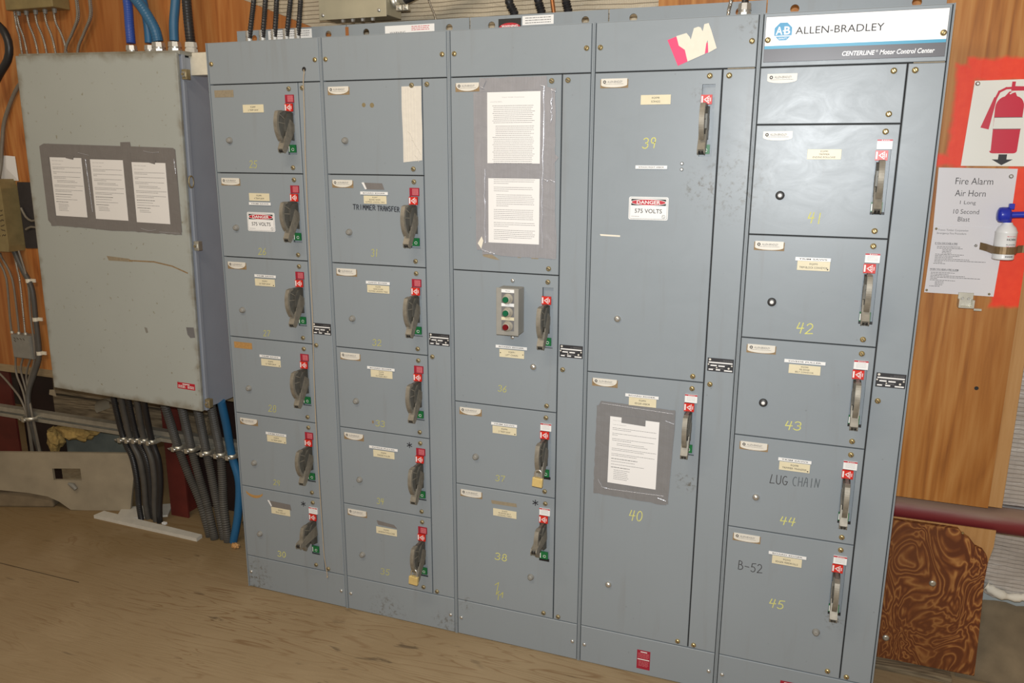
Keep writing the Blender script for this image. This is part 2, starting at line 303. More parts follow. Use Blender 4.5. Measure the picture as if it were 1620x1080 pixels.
# ------------------------------------------------------------------ mesh building
class MB:
    def __init__(s): s.v = []; s.f = []; s.mi = []; s.names = []; s.sm = []
    def _m(s, name):
        if name not in s.names: s.names.append(name)
        return s.names.index(name)
    def add(s, verts, faces, mat, smooth=False, xf=None):
        b = len(s.v); k = s._m(mat)
        for v in verts:
            s.v.append(tuple(xf @ Vector(v)) if xf is not None else tuple(v))
        for f in faces: s.f.append([i + b for i in f]); s.mi.append(k); s.sm.append(smooth)
        return s
    def box(s, x0, x1, y0, y1, z0, z1, mat, xf=None, ch=0.0):
        if ch <= 0:
            v = [(x, y, z) for x in (x0, x1) for y in (y0, y1) for z in (z0, z1)]
            f = [(0, 1, 3, 2), (4, 6, 7, 5), (0, 4, 5, 1), (2, 3, 7, 6), (0, 2, 6, 4), (1, 5, 7, 3)]
            return s.add(v, f, mat, False, xf)
        bm = bmesh.new(); bmesh.ops.create_cube(bm, size=1)
        for v in bm.verts: v.co = Vector(((x0 + x1) / 2 + v.co.x * (x1 - x0), (y0 + y1) / 2 + v.co.y * (y1 - y0), (z0 + z1) / 2 + v.co.z * (z1 - z0)))
        bmesh.ops.bevel(bm, geom=list(bm.edges), offset=ch, segments=2, affect='EDGES', profile=0.5)
        bm.verts.index_update()
        s.add([v.co.copy() for v in bm.verts], [[v.index for v in f.verts] for f in bm.faces], mat, False, xf); bm.free()
        return s
    def prism(s, pts, y0, y1, mat, xf=None):
        """polygon in XZ, extruded y0 (front) .. y1"""
        n = len(pts)
        a = sum(pts[i][0] * pts[(i + 1) % n][1] - pts[(i + 1) % n][0] * pts[i][1] for i in range(n))
        if a < 0: pts = pts[::-1]
        v = [(p[0], y0, p[1]) for p in pts] + [(p[0], y1, p[1]) for p in pts]
        f = [list(range(n)), list(range(2 * n - 1, n - 1, -1))] + [[(i + 1) % n, i, i + n, (i + 1) % n + n] for i in range(n)]
        return s.add(v, f, mat, False, xf)
    def sheet(s, pts, y, mat, xf=None):
        n = len(pts)
        a = sum(pts[i][0] * pts[(i + 1) % n][1] - pts[(i + 1) % n][0] * pts[i][1] for i in range(n))
        if a < 0: pts = pts[::-1]
        return s.add([(p[0], y, p[1]) for p in pts], [list(range(n))], mat, False, xf)
    def rect(s, x0, x1, z0, z1, y, mat, xf=None): return s.sheet([(x0, z0), (x1, z0), (x1, z1), (x0, z1)], y, mat, xf)
    def disc(s, cx, cz, r, y, mat, n=16, rz=None, xf=None):
        rz = rz or r
        return s.sheet([(cx + r * cos(2 * pi * i / n), cz + rz * sin(2 * pi * i / n)) for i in range(n)], y, mat, xf)
    def ring(s, p0, p1, r0, r1, mat, n=16, cap0=True, cap1=True, smooth=True, xf=None):
        p0 = Vector(p0); p1 = Vector(p1); d = (p1 - p0).normalized()
        u = d.orthogonal().normalized(); w = d.cross(u)
        v = []
        for p, r in ((p0, r0), (p1, r1)):
            for i in range(n):
                a = 2 * pi * (i + 0.5) / n; v.append(p + u * (r * cos(a)) + w * (r * sin(a)))
        s.add(v, [[i, (i + 1) % n, (i + 1) % n + n, i + n] for i in range(n)], mat, smooth, xf)
        if cap0: s.add(v[:n], [list(range(n))[::-1]], mat, False, xf)
        if cap1: s.add(v[n:], [list(range(n))], mat, False, xf)
        return s
    def lathe(s, base, axis, prof, mat, n=20, xf=None):
        """prof: (radius, height) pairs along axis"""
        base = Vector(base); d = Vector(axis).normalized(); u = d.orthogonal().normalized(); w = d.cross(u)
        v = []; f = []
        for (r, h) in prof:
            for i in range(n):
                a = 2 * pi * i / n; v.append(base + d * h + u * (r * cos(a)) + w * (r * sin(a)))
        for k in range(len(prof) - 1):
            for i in range(n): f.append([k * n + i, k * n + (i + 1) % n, (k + 1) * n + (i + 1) % n, (k + 1) * n + i])
        s.add(v, f, mat, True, xf)
        s.add(v[:n], [list(range(n))[::-1]], mat, False, xf); s.add(v[-n:], [list(range(n))], mat, False, xf)
        return s
    def tube(s, pts, r, mat, n=10, caps=True, smooth=True):
        pts = [Vector(p) for p in pts]; rs = r if isinstance(r, (list, tuple)) else [r] * len(pts)
        t = (pts[1] - pts[0]).normalized(); u = t.orthogonal().normalized(); v = []
        for k, p in enumerate(pts):
            t = (pts[min(k + 1, len(pts) - 1)] - pts[max(k - 1, 0)]).normalized()
            u = (u - t * u.dot(t)).normalized(); w = t.cross(u)
            for i in range(n):
                a = 2 * pi * i / n; v.append(p + u * (rs[k] * cos(a)) + w * (rs[k] * sin(a)))
        f = [[k * n + i, k * n + (i + 1) % n, (k + 1) * n + (i + 1) % n, (k + 1) * n + i] for k in range(len(pts) - 1) for i in range(n)]
        s.add(v, f, mat, smooth)
        if caps: s.add(v[:n], [list(range(n))[::-1]], mat); s.add(v[-n:], [list(range(n))], mat)
        return s
    def flex(s, pts, r, mat, pitch=0.008, amp=0.12, n=16):
        c = curve(pts, pitch / 2)
        return s.tube(c, [r if i % 2 else r * (1 - amp) for i in range(len(c))], mat, n, True, False)
    def text(s, body, x0, x1, z0, z1, y, mat, bold=0.0, shear=0.0, xf=None):
        V, F, (a, b, c, d) = glyphs(body, bold, shear)
        kx = (x1 - x0) / max(b - a, 1e-6); kz = (z1 - z0) / max(d - c, 1e-6)
        return s.add([(x0 + (p[0] - a) * kx, y, z0 + (p[1] - c) * kz) for p in V], F, mat, False, xf)
    def strokes(s, lines, wd, y, mat, xf=None):
        """painted or drawn lines: one little bar per segment, overlapping at the bends"""
        for li, L in enumerate(lines):
            L = [Vector((p[0], p[1])) for p in L]
            for k, (a, c) in enumerate(zip(L, L[1:])):
                t = c - a
                if t.length < 1e-9: continue
                t.normalize(); e = t * wd * .40; n = Vector((-t.y, t.x)) * wd / 2; q = (a - e - n, c + e - n, c + e + n, a - e + n)
                s.add([(p.x, y - .00007 * (k % 3) - .00021 * (li % 3), p.y) for p in q], [[0, 1, 2, 3]], mat, False, xf)
        return s
    def mesh(s, name):
        me = bpy.data.meshes.new(name); me.from_pydata(s.v, [], s.f)
        for n in s.names: me.materials.append(MATS[n])
        me.polygons.foreach_set('material_index', s.mi); me.polygons.foreach_set('use_smooth', s.sm)
        me.update(); return me
    def build(s, name, parent=None, loc=(0, 0, 0)): return put(name, s.mesh(name), parent, loc)
def put(name, me, parent=None, loc=(0, 0, 0)):
    o = bpy.data.objects.new(name, me); COL.objects.link(o); o.location = loc
    if parent is not None: o.parent = parent
    return o
def curve(pts, step):
    P = [Vector(p) for p in pts]; out = []
    for i in range(len(P) - 1):
        p0 = P[max(i - 1, 0)]; p1 = P[i]; p2 = P[i + 1]; p3 = P[min(i + 2, len(P) - 1)]
        n = max(2, int((p2 - p1).length / step))
        for k in range(n):
            t = k / n
            out.append(0.5 * ((2 * p1) + (p2 - p0) * t + (2 * p0 - 5 * p1 + 4 * p2 - p3) * t * t + (3 * p1 - p0 - 3 * p2 + p3) * t ** 3))
    out.append(P[-1]); return out
GL = {}
def glyphs(body, bold, shear):
    key = (body, bold, shear)
    if key in GL: return GL[key]
    cu = bpy.data.curves.new('glyph', 'FONT'); cu.body = body; cu.size = 1; cu.resolution_u = 3; cu.offset = bold; cu.shear = shear
    cu.fill_mode = 'FRONT'; cu.align_x = 'LEFT'
    o = bpy.data.objects.new('glyph', cu); COL.objects.link(o)
    dg = bpy.context.evaluated_depsgraph_get(); ev = o.evaluated_get(dg); me = ev.to_mesh()
    V = [(v.co.x, v.co.y) for v in me.vertices]; F = []
    for p in me.polygons:
        f = list(p.vertices)
        a = sum(V[f[i]][0] * V[f[(i + 1) % len(f)]][1] - V[f[(i + 1) % len(f)]][0] * V[f[i]][1] for i in range(len(f)))
        F.append(f if a > 0 else f[::-1])
    ev.to_mesh_clear(); bpy.data.objects.remove(o); bpy.data.curves.remove(cu)
    xs = [v[0] for v in V]; zs = [v[1] for v in V]
    GL[key] = (V, F, (min(xs), max(xs), min(zs), max(zs)))
    return GL[key]
def arc(cx, cz, rx, rz, a0, a1, n=9): return [(cx + rx * cos(radians(a0 + (a1 - a0) * i / n)), cz + rz * sin(radians(a0 + (a1 - a0) * i / n))) for i in range(n + 1)]
HAND = {
 '0': [arc(.5, .5, .42, .5, 90, 450, 14)], '1': [[(.45, 1), (.5, 0)]],
 '2': [arc(.45, .72, .38, .28, 160, -30, 8) + [(.05, 0), (1, .06)]],
 '3': [arc(.4, .74, .42, .25, 150, -80, 8) + arc(.4, .26, .48, .27, 85, -150, 8)],
 '4': [[(.25, 1), (.05, .45), (.95, .5)], [(.75, 1), (.62, 0)]],
 '5': [[(.95, 1), (.25, .95), (.15, .55)] + arc(.42, .30, .45, .30, 110, -140, 9)],
 '6': [[(.75, 1), (.2, .55)] + arc(.48, .26, .4, .26, 160, -190, 11)],
 '7': [[(.05, .95), (.95, 1), (.4, 0)]],
 '8': [arc(.5, .75, .34, .25, -90, 270, 10), arc(.5, .25, .42, .26, 90, 450, 10)],
 '9': [arc(.45, .72, .36, .27, 20, 380, 11) + [(.7, 0)]],
 'A': [[(0, 0), (.45, 1), (.75, .9), (.85, 0)], [(.15, .45), (.85, .5)]],
 'B': [[(.1, .1), (.15, 1)] + arc(.35, .78, .4, .22, 90, -80, 6), arc(.35, .28, .6, .3, 100, -120, 8)],
 'C': [arc(.55, .5, .5, .5, 60, 290, 10)], 'E': [[(.9, 1), (.1, .9), (.1, .05), (.9, 0)], [(.1, .5), (.75, .5)]],
 'F': [[(.9, 1), (.1, .95), (.15, 0)], [(.1, .5), (.75, .55)]],
 'G': [arc(.5, .5, .48, .5, 60, 300, 10) + [(.95, .4), (.5, .42)]],
 'H': [[(.1, 1), (.05, 0)], [(.9, 1), (.85, 0)], [(.08, .48), (.88, .52)]], 'I': [[(.5, 1), (.45, 0)]],
 'L': [[(.35, 1), (.05, .02), (.9, .05)]], 'M': [[(0, 0), (.15, 1), (.5, .35), (.85, 1), (1, 0)]],
 'N': [[(.0, 0), (.15, 1), (.75, .05), (1, .95)]],
 'R': [[(.1, 0), (.1, .95)] + arc(.4, .74, .45, .24, 90, -90, 7) + [(.95, 0)]],
 'S': [arc(.5, .75, .4, .24, 40, 250, 7) + arc(.45, .26, .42, .26, 80, -140, 7)],
 'T': [[(0, .98), (1, 1)], [(.5, 1), (.45, 0)]], 'U': [[(.05, 1), (.05, .3)] + arc(.45, .3, .4, .3, 180, 360, 6) + [(.9, 1)]],
 '-': [[(.1, .5), (.9, .45)]], '*': [[(.5, 1), (.5, 0)], [(.05, .75), (.95, .25)], [(.05, .25), (.95, .75)]], ' ': []}
def hand(mb, body, x0, x1, z0, z1, y, mat, wd, slope=0.0, slant=0.0):
    n = len(body); cw = (x1 - x0) / (n + 0.25 * (n - 1)); h = z1 - z0
    for i, ch in enumerate(body):
        ox = x0 + i * cw * 1.25; oz = z0 + slope * (ox - x0) + random.uniform(-.04, .04) * h
        mb.strokes([[(ox + p[0] * cw + slant * p[1] * h, oz + p[1] * h) for p in L] for L in HAND[ch]], wd, y, mat)
def word_bars(mb, x0, x1, z, h, y, mat, xf=None):
    """a printed line too small to read: a run of word-length dashes"""
    x = x0
    while x < x1 - h * 1.2:
        w = min(random.uniform(2.0, 6.5) * h, x1 - x)
        mb.rect(x, x + w, z - h / 2, z + h / 2, y, mat, xf); x += w + h * 0.8
ORD = ['first', 'second', 'third', 'fourth', 'fifth', 'sixth', 'seventh', 'eighth', 'ninth']
def tag(o, label, cat, group=None, kind=None):
    o['label'] = label; o['category'] = cat
    if group: o['group'] = group
    if kind: o['kind'] = kind
    return o
def thing(name, label, cat, loc=(0, 0, 0), group=None):
    o = bpy.data.objects.new(name, None); COL.objects.link(o); o.location = loc; o.empty_display_size = 0.05
    return tag(o, label, cat, group)
def struct(o, label=None):
    o['kind'] = 'structure'
    if label: o['label'] = label
    return o

# ------------------------------------------------------------------ the setting
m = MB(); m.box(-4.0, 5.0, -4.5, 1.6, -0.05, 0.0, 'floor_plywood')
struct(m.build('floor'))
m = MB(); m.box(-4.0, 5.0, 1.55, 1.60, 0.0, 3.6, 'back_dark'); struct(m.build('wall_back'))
m = MB(); m.prism([(-3.2, 0.735), (0.9, 0.735), (0.9, 2.13), (-0.215, 2.545), (-3.2, 3.6)], 0.425, 0.443, 'plywood_left'); struct(m.build('wall_left'))
m = MB(); m.prism([(1.645, 0.668), (2.888, 0.668), (2.888, 3.4), (1.645, 3.4)], 0.425, 0.443, 'plywood_right'); m.box(2.934, 4.6, .425, .443, 1.55, 3.4, 'plywood_right'); struct(m.build('wall_right'))
m = MB(); m.box(-3.2, 0.2, 0.425, 0.515, 0.692, 0.735, 'ledge_wood'); struct(m.build('trim_1'))
m = MB(); m.box(2.888, 2.932, 0.430, 0.52, 0.672, 3.4, 'stud_wood', ch=0.002); struct(m.build('trim_2'))

# ------------------------------------------------------------------ shared small meshes
def screw_mesh(name, r, mat, slot=True):
    b = MB(); b.lathe((0, 0, 0), (0, -1, 0), [(r, 0), (r, r * .35), (r * .8, r * .62), (r * .45, r * .75)], mat, 12)
    if slot: b.box(-r * .75, r * .75, -r * .80, -r * .70, -r * .12, r * .12, 'black', Matrix.Rotation(random.uniform(0, pi), 4, 'Y'))
    return b.mesh(name)
SCREW = screw_mesh('door_screw', 0.0088, 'brass'); SCREW_D = screw_mesh('door_screw', 0.0088, 'dull_brass'); RIVET = screw_mesh('cover_screw', 0.0072, 'zinc', False); SCREW_T = screw_mesh('cover_screw', 0.0085, 'brass')
def knob(style):
    b = MB()
    if style == 'black':
        b.lathe((0, 0, 0), (0, -1, 0), [(.0135, 0), (.0135, .004), (.011, .007), (.006, .007)], 'knob_black', 18)
        b.lathe((0, 0, 0), (0, -1, 0), [(.006, .006), (.006, .009), (.003, .010)], 'white_plastic', 12)
    elif style == 'steel': b.lathe((0, 0, 0), (0, -1, 0), [(.012, 0), (.012, .003), (.009, .008), (.004, .010)], 'zinc', 18)
    else:
        b.lathe((0, 0, 0), (0, -1, 0), [(.0125, 0), (.0125, .003), (.0095, .006), (.0095, .012), (.006, .014)], 'knob_grey', 18)
    return b.mesh('reset_button')
KNOB = {k: knob(k) for k in ('black', 'grey', 'steel')}

def maker_plate(style):
    """small maker's plate on a bigger brown patch; inches, origin at the plate's centre"""
    b = MB(); k = I
    if style in ('tan', 'orange', 'crescent'):
        mt = 'adhesive_tan' if style == 'tan' else 'adhesive_orange'
        if style == 'crescent':
            up = arc(0, .95, 1.9, 1.05, 205, 335, 10); lo = arc(0, 1.0, 2.0, 1.6, 325, 215, 10)
            b.prism([(x * k, z * k) for x, z in up + lo], -.0006, .0, mt)
        else: b.prism([(x * k, z * k) for x, z in ((-1.75, -.52), (1.75, -.52), (1.75, .52), (-1.75, .52))], -.0006, 0, mt)
        return b.mesh('maker_plate')
    if style != 'clean': b.prism([(x * k, z * k) for x, z in ((-1.78, -.58), (1.78, -.58), (1.78, .46), (-1.78, .46))], -.0006, 0, 'adhesive')
    dep = {'arc': .62, 'full': .30, 'clean': .34, 'half': .72}[style]
    hw = 1.66
    bot = arc(0, -.50 + dep, hw, dep, 180, 360, 12)
    b.prism([(x * k, z * k) for x, z in [(hw, .56), (-hw, .56)] + bot], -.0022, -.0006, 'maker_white')
    y = -.0025
    b.disc(-1.22 * k, .16 * k, .20 * k, y, 'ink', 10); b.disc(-1.22 * k, .16 * k, .09 * k, y - .0002, 'maker_white', 8)
    b.text('ALLEN-BRADLEY', -.85 * k, 1.05 * k, .05 * k, .30 * k, y, 'print_grey')
    word_bars(b, -1.25 * k, 1.25 * k, -.10 * k, .035 * k, y, 'print_grey')
    return b.mesh('maker_plate')
PLATE = {k: maker_plate(k) for k in ('arc', 'full', 'clean', 'half', 'tan', 'orange', 'crescent')}

def warning_tag(kind):
    """1.5 x 1.1 inch tag at the head of the handle slot"""
    b = MB(); k = I
    if kind == 'red':
        b.box(-.74 * k, .74 * k, -.002, .004, -.56 * k, .56 * k, 'dark_red_label')
        b.rect(-.30 * k, .62 * k, -.42 * k, .42 * k, -.0023, 'pink_print')
        for i in range(5): word_bars(b, -.24 * k, .56 * k, (.30 - i * .15) * k, .05 * k, -.0026, 'dark_red_label')
    else:
        b.box(-.80 * k, .80 * k, -.004, .002, -.54 * k, .54 * k, 'white_plastic')
        b.rect(-.80 * k, .80 * k, .36 * k, .54 * k, -.0043, 'red_label')
        b.disc(-.28 * k, .45 * k, .06 * k, -.0046, 'white_plastic', 8); word_bars(b, -.15 * k, .5 * k, .45 * k, .05 * k, -.0046, 'white_plastic')
        for i in range(4): word_bars(b, -.55 * k, .60 * k, (.20 - i * .16) * k, .022 * k, -.0043, 'print_grey')
    return b.mesh('warning_tag')
WARN = {k: warning_tag(k) for k in ('red', 'white')}
def on_plate():
    b = MB(); k = I
    b.box(-.66 * k, .66 * k, -.003, .003, -.56 * k, .56 * k, 'red_plate')
    y = -.0034
    b.rect(-.60 * k, -.42 * k, -.40 * k, .42 * k, y, 'white_plastic')
    b.strokes([[(-.28 * k, 0), (.30 * k, .42 * k), (.30 * k, -.42 * k), (-.28 * k, 0)], [(.12 * k, .24 * k), (.12 * k, -.24 * k)]], .055 * k, y, 'white_plastic')
    b.strokes([arc(.08 * k, 0, .20 * k, .18 * k, 0, 360, 10)], .05 * k, y - .0002, 'white_plastic')
    b.rect(.44 * k, .52 * k, -.22 * k, .22 * k, y, 'white_plastic')
    return b.mesh('on_plate')
def off_plate():
    b = MB(); k = I
    b.box(-.62 * k, .62 * k, -.002, .003, -.56 * k, .56 * k, 'green_plate')
    b.rect(-.58 * k, -.46 * k, -.45 * k, .35 * k, -.0023, 'white_plastic')
    b.strokes([arc(.12 * k, -.12 * k, .20 * k, .18 * k, 20, 340, 9)], .06 * k, -.0024, 'white_plastic')
    return b.mesh('off_plate')
ON = on_plate(); OFF = off_plate()
def plate_yz(b, pts, x0, x1, mat):
    """pts (out, z) in inches: out = away from the door; thickness along X"""
    xf = Matrix(((0, -1, 0, 0), (-1, 0, 0, 0), (0, 0, 1, 0), (0, 0, 0, 1)))
    b.prism([(p * I, z * I) for p, z in pts], x0 * I, x1 * I, mat, xf)
def lever_hub():
    b = MB()
    fin = [(1.15, 2.0), (2.35, 1.98)] + arc(0, .1, 3.42, 3.42, 30, -40, 14)
    plate_yz(b, [(-.35, 1.98)] + fin + [(1.2, -1.6), (-.35, -2.0)], -.20, .20, 'lever_metal')
    # raised rim along the outer edge
    rim = [(2.0, 2.02), (2.40, 2.02)] + arc(0, .1, 3.52, 3.52, 31, -42, 16) + arc(0, .1, 3.10, 3.10, -42, 29, 16) + [(2.05, 1.80)]
    plate_yz(b, rim, -.30, .30, 'lever_edge')
    # cheeks at the pivot and two ribs on each face
    for s in (-1, 1):
        x0, x1 = sorted((s * .20, s * .44))
        plate_yz(b, [(-.3, 1.75), (.9, 1.6), (1.7, .8), (1.7, -.9), (1.0, -1.9), (-.3, -2.2)], x0, x1, 'lever_metal')
        x0, x1 = sorted((s * .44, s * .50))
        for a in (28, 6):
            c, t = cos(radians(a)), sin(radians(a))
            plate_yz(b, [(.3 * c - .07 * t, .3 * t + .07 * c), (3.0 * c - .07 * t, 3.0 * t + .07 * c), (3.0 * c + .07 * t, 3.0 * t - .07 * c), (.3 * c + .07 * t, .3 * t - .07 * c)], s * .2 if s > 0 else -.26, .26 if s > 0 else -.2, 'lever_edge')
    return b.mesh('lever_hub')
def lever_grip(ang):
    """forked grip that swings about the pivot"""
    b = MB(); ca, sa = cos(radians(ang)), sin(radians(ang))
    def R(pts): return [(p * ca - z * sa, p * sa + z * ca) for p, z in pts]
    for s in (-1, 1):
        x0, x1 = sorted((s * .34, s * .46))
        plate_yz(b, R([(-.4, .95), (1.4, .85), (3.2, .50), (4.25, .42), (4.55, .1), (4.5, -.35), (4.0, -.55), (1.4, -.75), (-.4, -.95)]), x0, x1, 'lever_edge')
    plate_yz(b, R([(2.3, .62), (4.30, .42), (4.30, .30), (2.3, .50)]), -.36, .36, 'lever_edge')
    plate_yz(b, R([(4.25, .40), (4.50, .10), (4.44, -.30), (4.25, -.30)]), -.36, .36, 'lever_metal')
    for s in (-1, 1):
        x0, x1 = sorted((s * .06, s * .28)); plate_yz(b, R([(4.46, .30), (4.545, .10), (4.53, -.15), (4.40, -.15)]), x0, x1, 'black')
    return b.mesh('lever_grip')
HUB = lever_hub(); GRIP = lever_grip(-57); GRIP_OPEN = lever_grip(-9)
def recess_mesh(lip):
    b = MB(); x0, x1, z0, z1 = -.78 * I, .78 * I, -8.5 * I, 0; d = .5 * I
    b.add([(x0, .002, z0), (x1, .002, z0), (x1, .002, z1), (x0, .002, z1), (x0, d, z0), (x1, d, z0), (x1, d, z1), (x0, d, z1)],
          [(4, 5, 6, 7), (0, 1, 5, 4), (2, 3, 7, 6), (1, 2, 6, 5), (3, 0, 4, 7)], 'recess_metal')
    if lip: b.box(x0, x1, -.001, .008, z0 + .002, z0 + .30 * I, 'black')
    return b.mesh('handle_recess')
REC = recess_mesh(False); REC_LIP = recess_mesh(True)

def door_mesh(x0, x1, z0, z1, hole=None, mat='cabinet_paint', ch=.0018, th=.012):
    b = MB()
    ox = [x0, x0 + ch, x1 - ch, x1]; oz = [z0, z0 + ch, z1 - ch, z1]
    ring = lambda xa, xb, za, zb, y: [(xa, y, za), (xb, y, za), (xb, y, zb), (xa, y, zb)]
    v = ring(x0, x1, z0, z1, th) + ring(x0, x1, z0, z1, ch) + ring(x0 + ch, x1 - ch, z0 + ch, z1 - ch, 0)
    f = []
    for k in (0, 4):
        for i in range(4): f.append([k + i, k + (i + 1) % 4, k + 4 + (i + 1) % 4, k + 4 + i])
    f.append([3, 2, 1, 0])
    b.add(v, f, mat)
    a, c, e, g = x0 + ch, x1 - ch, z0 + ch, z1 - ch
    if hole is None: b.rect(a, c, e, g, 0, mat)
    else:
        h0, h1, k0, k1 = hole; X = [a, h0, h1, c]; Z = [e, k0, k1, g]
        for i in range(3):
            for j in range(3):
                if (i, j) != (1, 1): b.rect(X[i], X[i + 1], Z[j], Z[j + 1], 0, mat)
        w = ring(h0, h1, k0, k1, 0) + ring(h0, h1, k0, k1, .006)
        b.add(w, [[i, i + 4, (i + 1) % 4 + 4, (i + 1) % 4] for i in range(4)], mat)
    return b

def engraved_tag(lines, w=3.72, h=1.15, screws=0):
    b = MB(); k = I
    b.box(-w / 2 * k, w / 2 * k, -.0022, 0, -h / 2 * k, h / 2 * k, 'cream_plastic', ch=.0005)
    n = len(lines); lh = .20 if n == 3 else .25; gap = .33 if n == 3 else .42
    for i, t in enumerate(lines):
        tw = min(w * .86, len(t) * (.165 if n == 3 else .185)); z = ((n - 1) / 2 - i) * gap
        b.text(t, -tw / 2 * k, tw / 2 * k, (z - lh / 2) * k, (z + lh / 2) * k, -.0025, 'ink')
    if screws == 1: b.disc(1.62 * k, -.36 * k, .09 * k, -.0026, 'black', 8)
    if screws == 2:
        b.disc(-1.70 * k, .05 * k, .08 * k, -.0026, 'black', 8); b.disc(1.68 * k, .0, .08 * k, -.0026, 'black', 8)
    return b.mesh('engraved_tag')
def label_strip(t, w, h=.42):
    b = MB(); k = I
    b.box(-w / 2 * k, w / 2 * k, -.0010, 0, -h / 2 * k, h / 2 * k, 'white_plastic')
    b.text(t, -w * .40 * k, w * .40 * k, -.085 * k, .085 * k, -.0013, 'ink', 0.01)
    return b.mesh('label_strip')
def data_plate():
    b = MB(); k = I
    b.box(-1.64 * k, 1.64 * k, -.0012, 0, -.88 * k, .88 * k, 'data_black')
    y = -.0015
    for (x0, x1, z0, z1) in ((-1.5, 1.5, .22, .38), (-1.25, -.45, -.18, -.02), (-.25, .55, -.20, -.04), (-1.45, -.9, -.72, -.56), (-.55, 0, -.72, -.56), (.5, 1.5, -.76, -.60)):
        b.rect(x0 * k, x1 * k, z0 * k, z1 * k, y, 'white_plastic')
    for (x, z, r) in ((-1.35, .66, .15), (-1.5, .02, .10), (1.42, .0, .10), (1.05, -.36, .13), (-.45, -.36, .09)): b.disc(x * k, z * k, r * k, y, 'maker_white', 10)
    for z, a, c in ((.66, .3, 1.5), (.54, -.1, 1.5), (.08, -1.1, .9), (-.40, -.3, .4), (-.5, -1.1, .6)): word_bars(b, a * k, c * k, z * k, .05 * k, y, 'print_grey')
    return b.mesh('data_plate')
DATA = data_plate()

# ------------------------------------------------------------------ motor control sections
def section(idx, label):
    s = thing('motor_control_section', label, 'electrical cabinet', (idx * 20 * I, 0, 0), 'motor control sections in the row')
    b = MB(); w = 20 * I; D = .381; H = 90 * I
    b.box(.0003, w - .0003, D - .003, D, 0, H, 'frame_paint')                     # back
    for xa, xb in ((.0003, .0025), (w - .0025, w - .0003)): b.box(xa, xb, .0, D - .003, 0, H, 'frame_paint')
    b.box(.0025, w - .0025, .004, D - .003, H - .003, H, 'frame_paint'); b.box(.0025, w - .0025, .012, D - .003, 0, .003, 'frame_paint')
    b.box(.0025, .21 * I, 0, .02, 0, H, 'frame_paint', ch=.001); b.box(w - .21 * I, w - .0025, 0, .02, 0, H, 'frame_paint', ch=.001)
    b.box(.21 * I, w - .21 * I, .022, .026, .01, H - .004, 'gasket')
    b.build('frame', s)
    a = MB(); z0 = H; z1 = H + .067
    holes = [(3.3, .55), (16.8, .55)]
    a.box(.001, w - .001, .192, .250, z0, z0 + .005, 'frame_paint')
    # upright leg with two lifting holes: a strip split round octagonal openings
    zc = z0 + .036; r = .0135; xs = [.002] + [h[0] * I + d for h in holes for d in (-r * 1.6, r * 1.6)] + [w - .002]
    for i in (0, 2, 4): a.box(xs[i], xs[i + 1], .187, .192, z0, z1, 'frame_paint')
    for h in holes:
        cx = h[0] * I; q = r * 1.6; n = 16
        sq = []
        for i in range(n):
            an = 2 * pi * i / n; c_, s_ = cos(an), sin(an); t = 1 / max(abs(c_), abs(s_)); sq.append((cx + q * c_ * t, zc + (z1 - zc if s_ > 0 else zc - z0) * s_ * t if abs(s_) * t > .999 else zc + (z1 - zc if s_ > 0 else zc - z0) * s_ * t))
        ci = [(cx + r * cos(2 * pi * i / n), zc + r * sin(2 * pi * i / n)) for i in range(n)]
        for y, flip in ((.187, False), (.192, True)):
            v = [(p[0], y, p[1]) for p in sq] + [(p[0], y, p[1]) for p in ci]
            f = [[i, i + n, (i + 1) % n + n, (i + 1) % n] for i in range(n)]
            a.add(v, [x[::-1] for x in f] if not flip else f, 'frame_paint')
        v = [(p[0], y, p[1]) for y in (.187, .192) for p in ci]; a.add(v, [[i, (i + 1) % n, (i + 1) % n + n, i + n] for i in range(n)], 'frame_paint')
    a.build('lifting_angle', s)
    def cover(name, za, zb, screws, mesh):
        c = door_mesh(.30 * I, 19.70 * I, za * I, zb * I).build(name, s)
        for x, z in screws: put('cover_screw', mesh, c, (x * I, 0, z * I))
        return c
    s_top = cover('top_cover', 84.07, 89.93, [(.88, 86.98), (19.1, 86.98)], SCREW_T)
    cover('base_cover', .08, 5.93, [(.9, 2.95), (19.05, 3.03)], RIVET)
    ww = door_mesh(16.03 * I, 19.70 * I, 6.07 * I, 83.93 * I).build('wireway_door', s)
    for z in (83.2, 44.93, 6.62): put('door_screw', SCREW if idx > 2 else SCREW_D, ww, (16.75 * I, 0, z * I))
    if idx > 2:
        g_ = MB(); g_.box(16.5 * I, 19.6 * I, .001, .006, 83.94 * I, 84.05 * I, 'adhesive_tan'); g_.build('lit_edge_strip', s)  # tan strip paints in the lit, dusty top edge of the wireway door
    put('data_plate', DATA, ww, (17.92 * I, -.0002, 47.6 * I))
    return s, s_top, ww

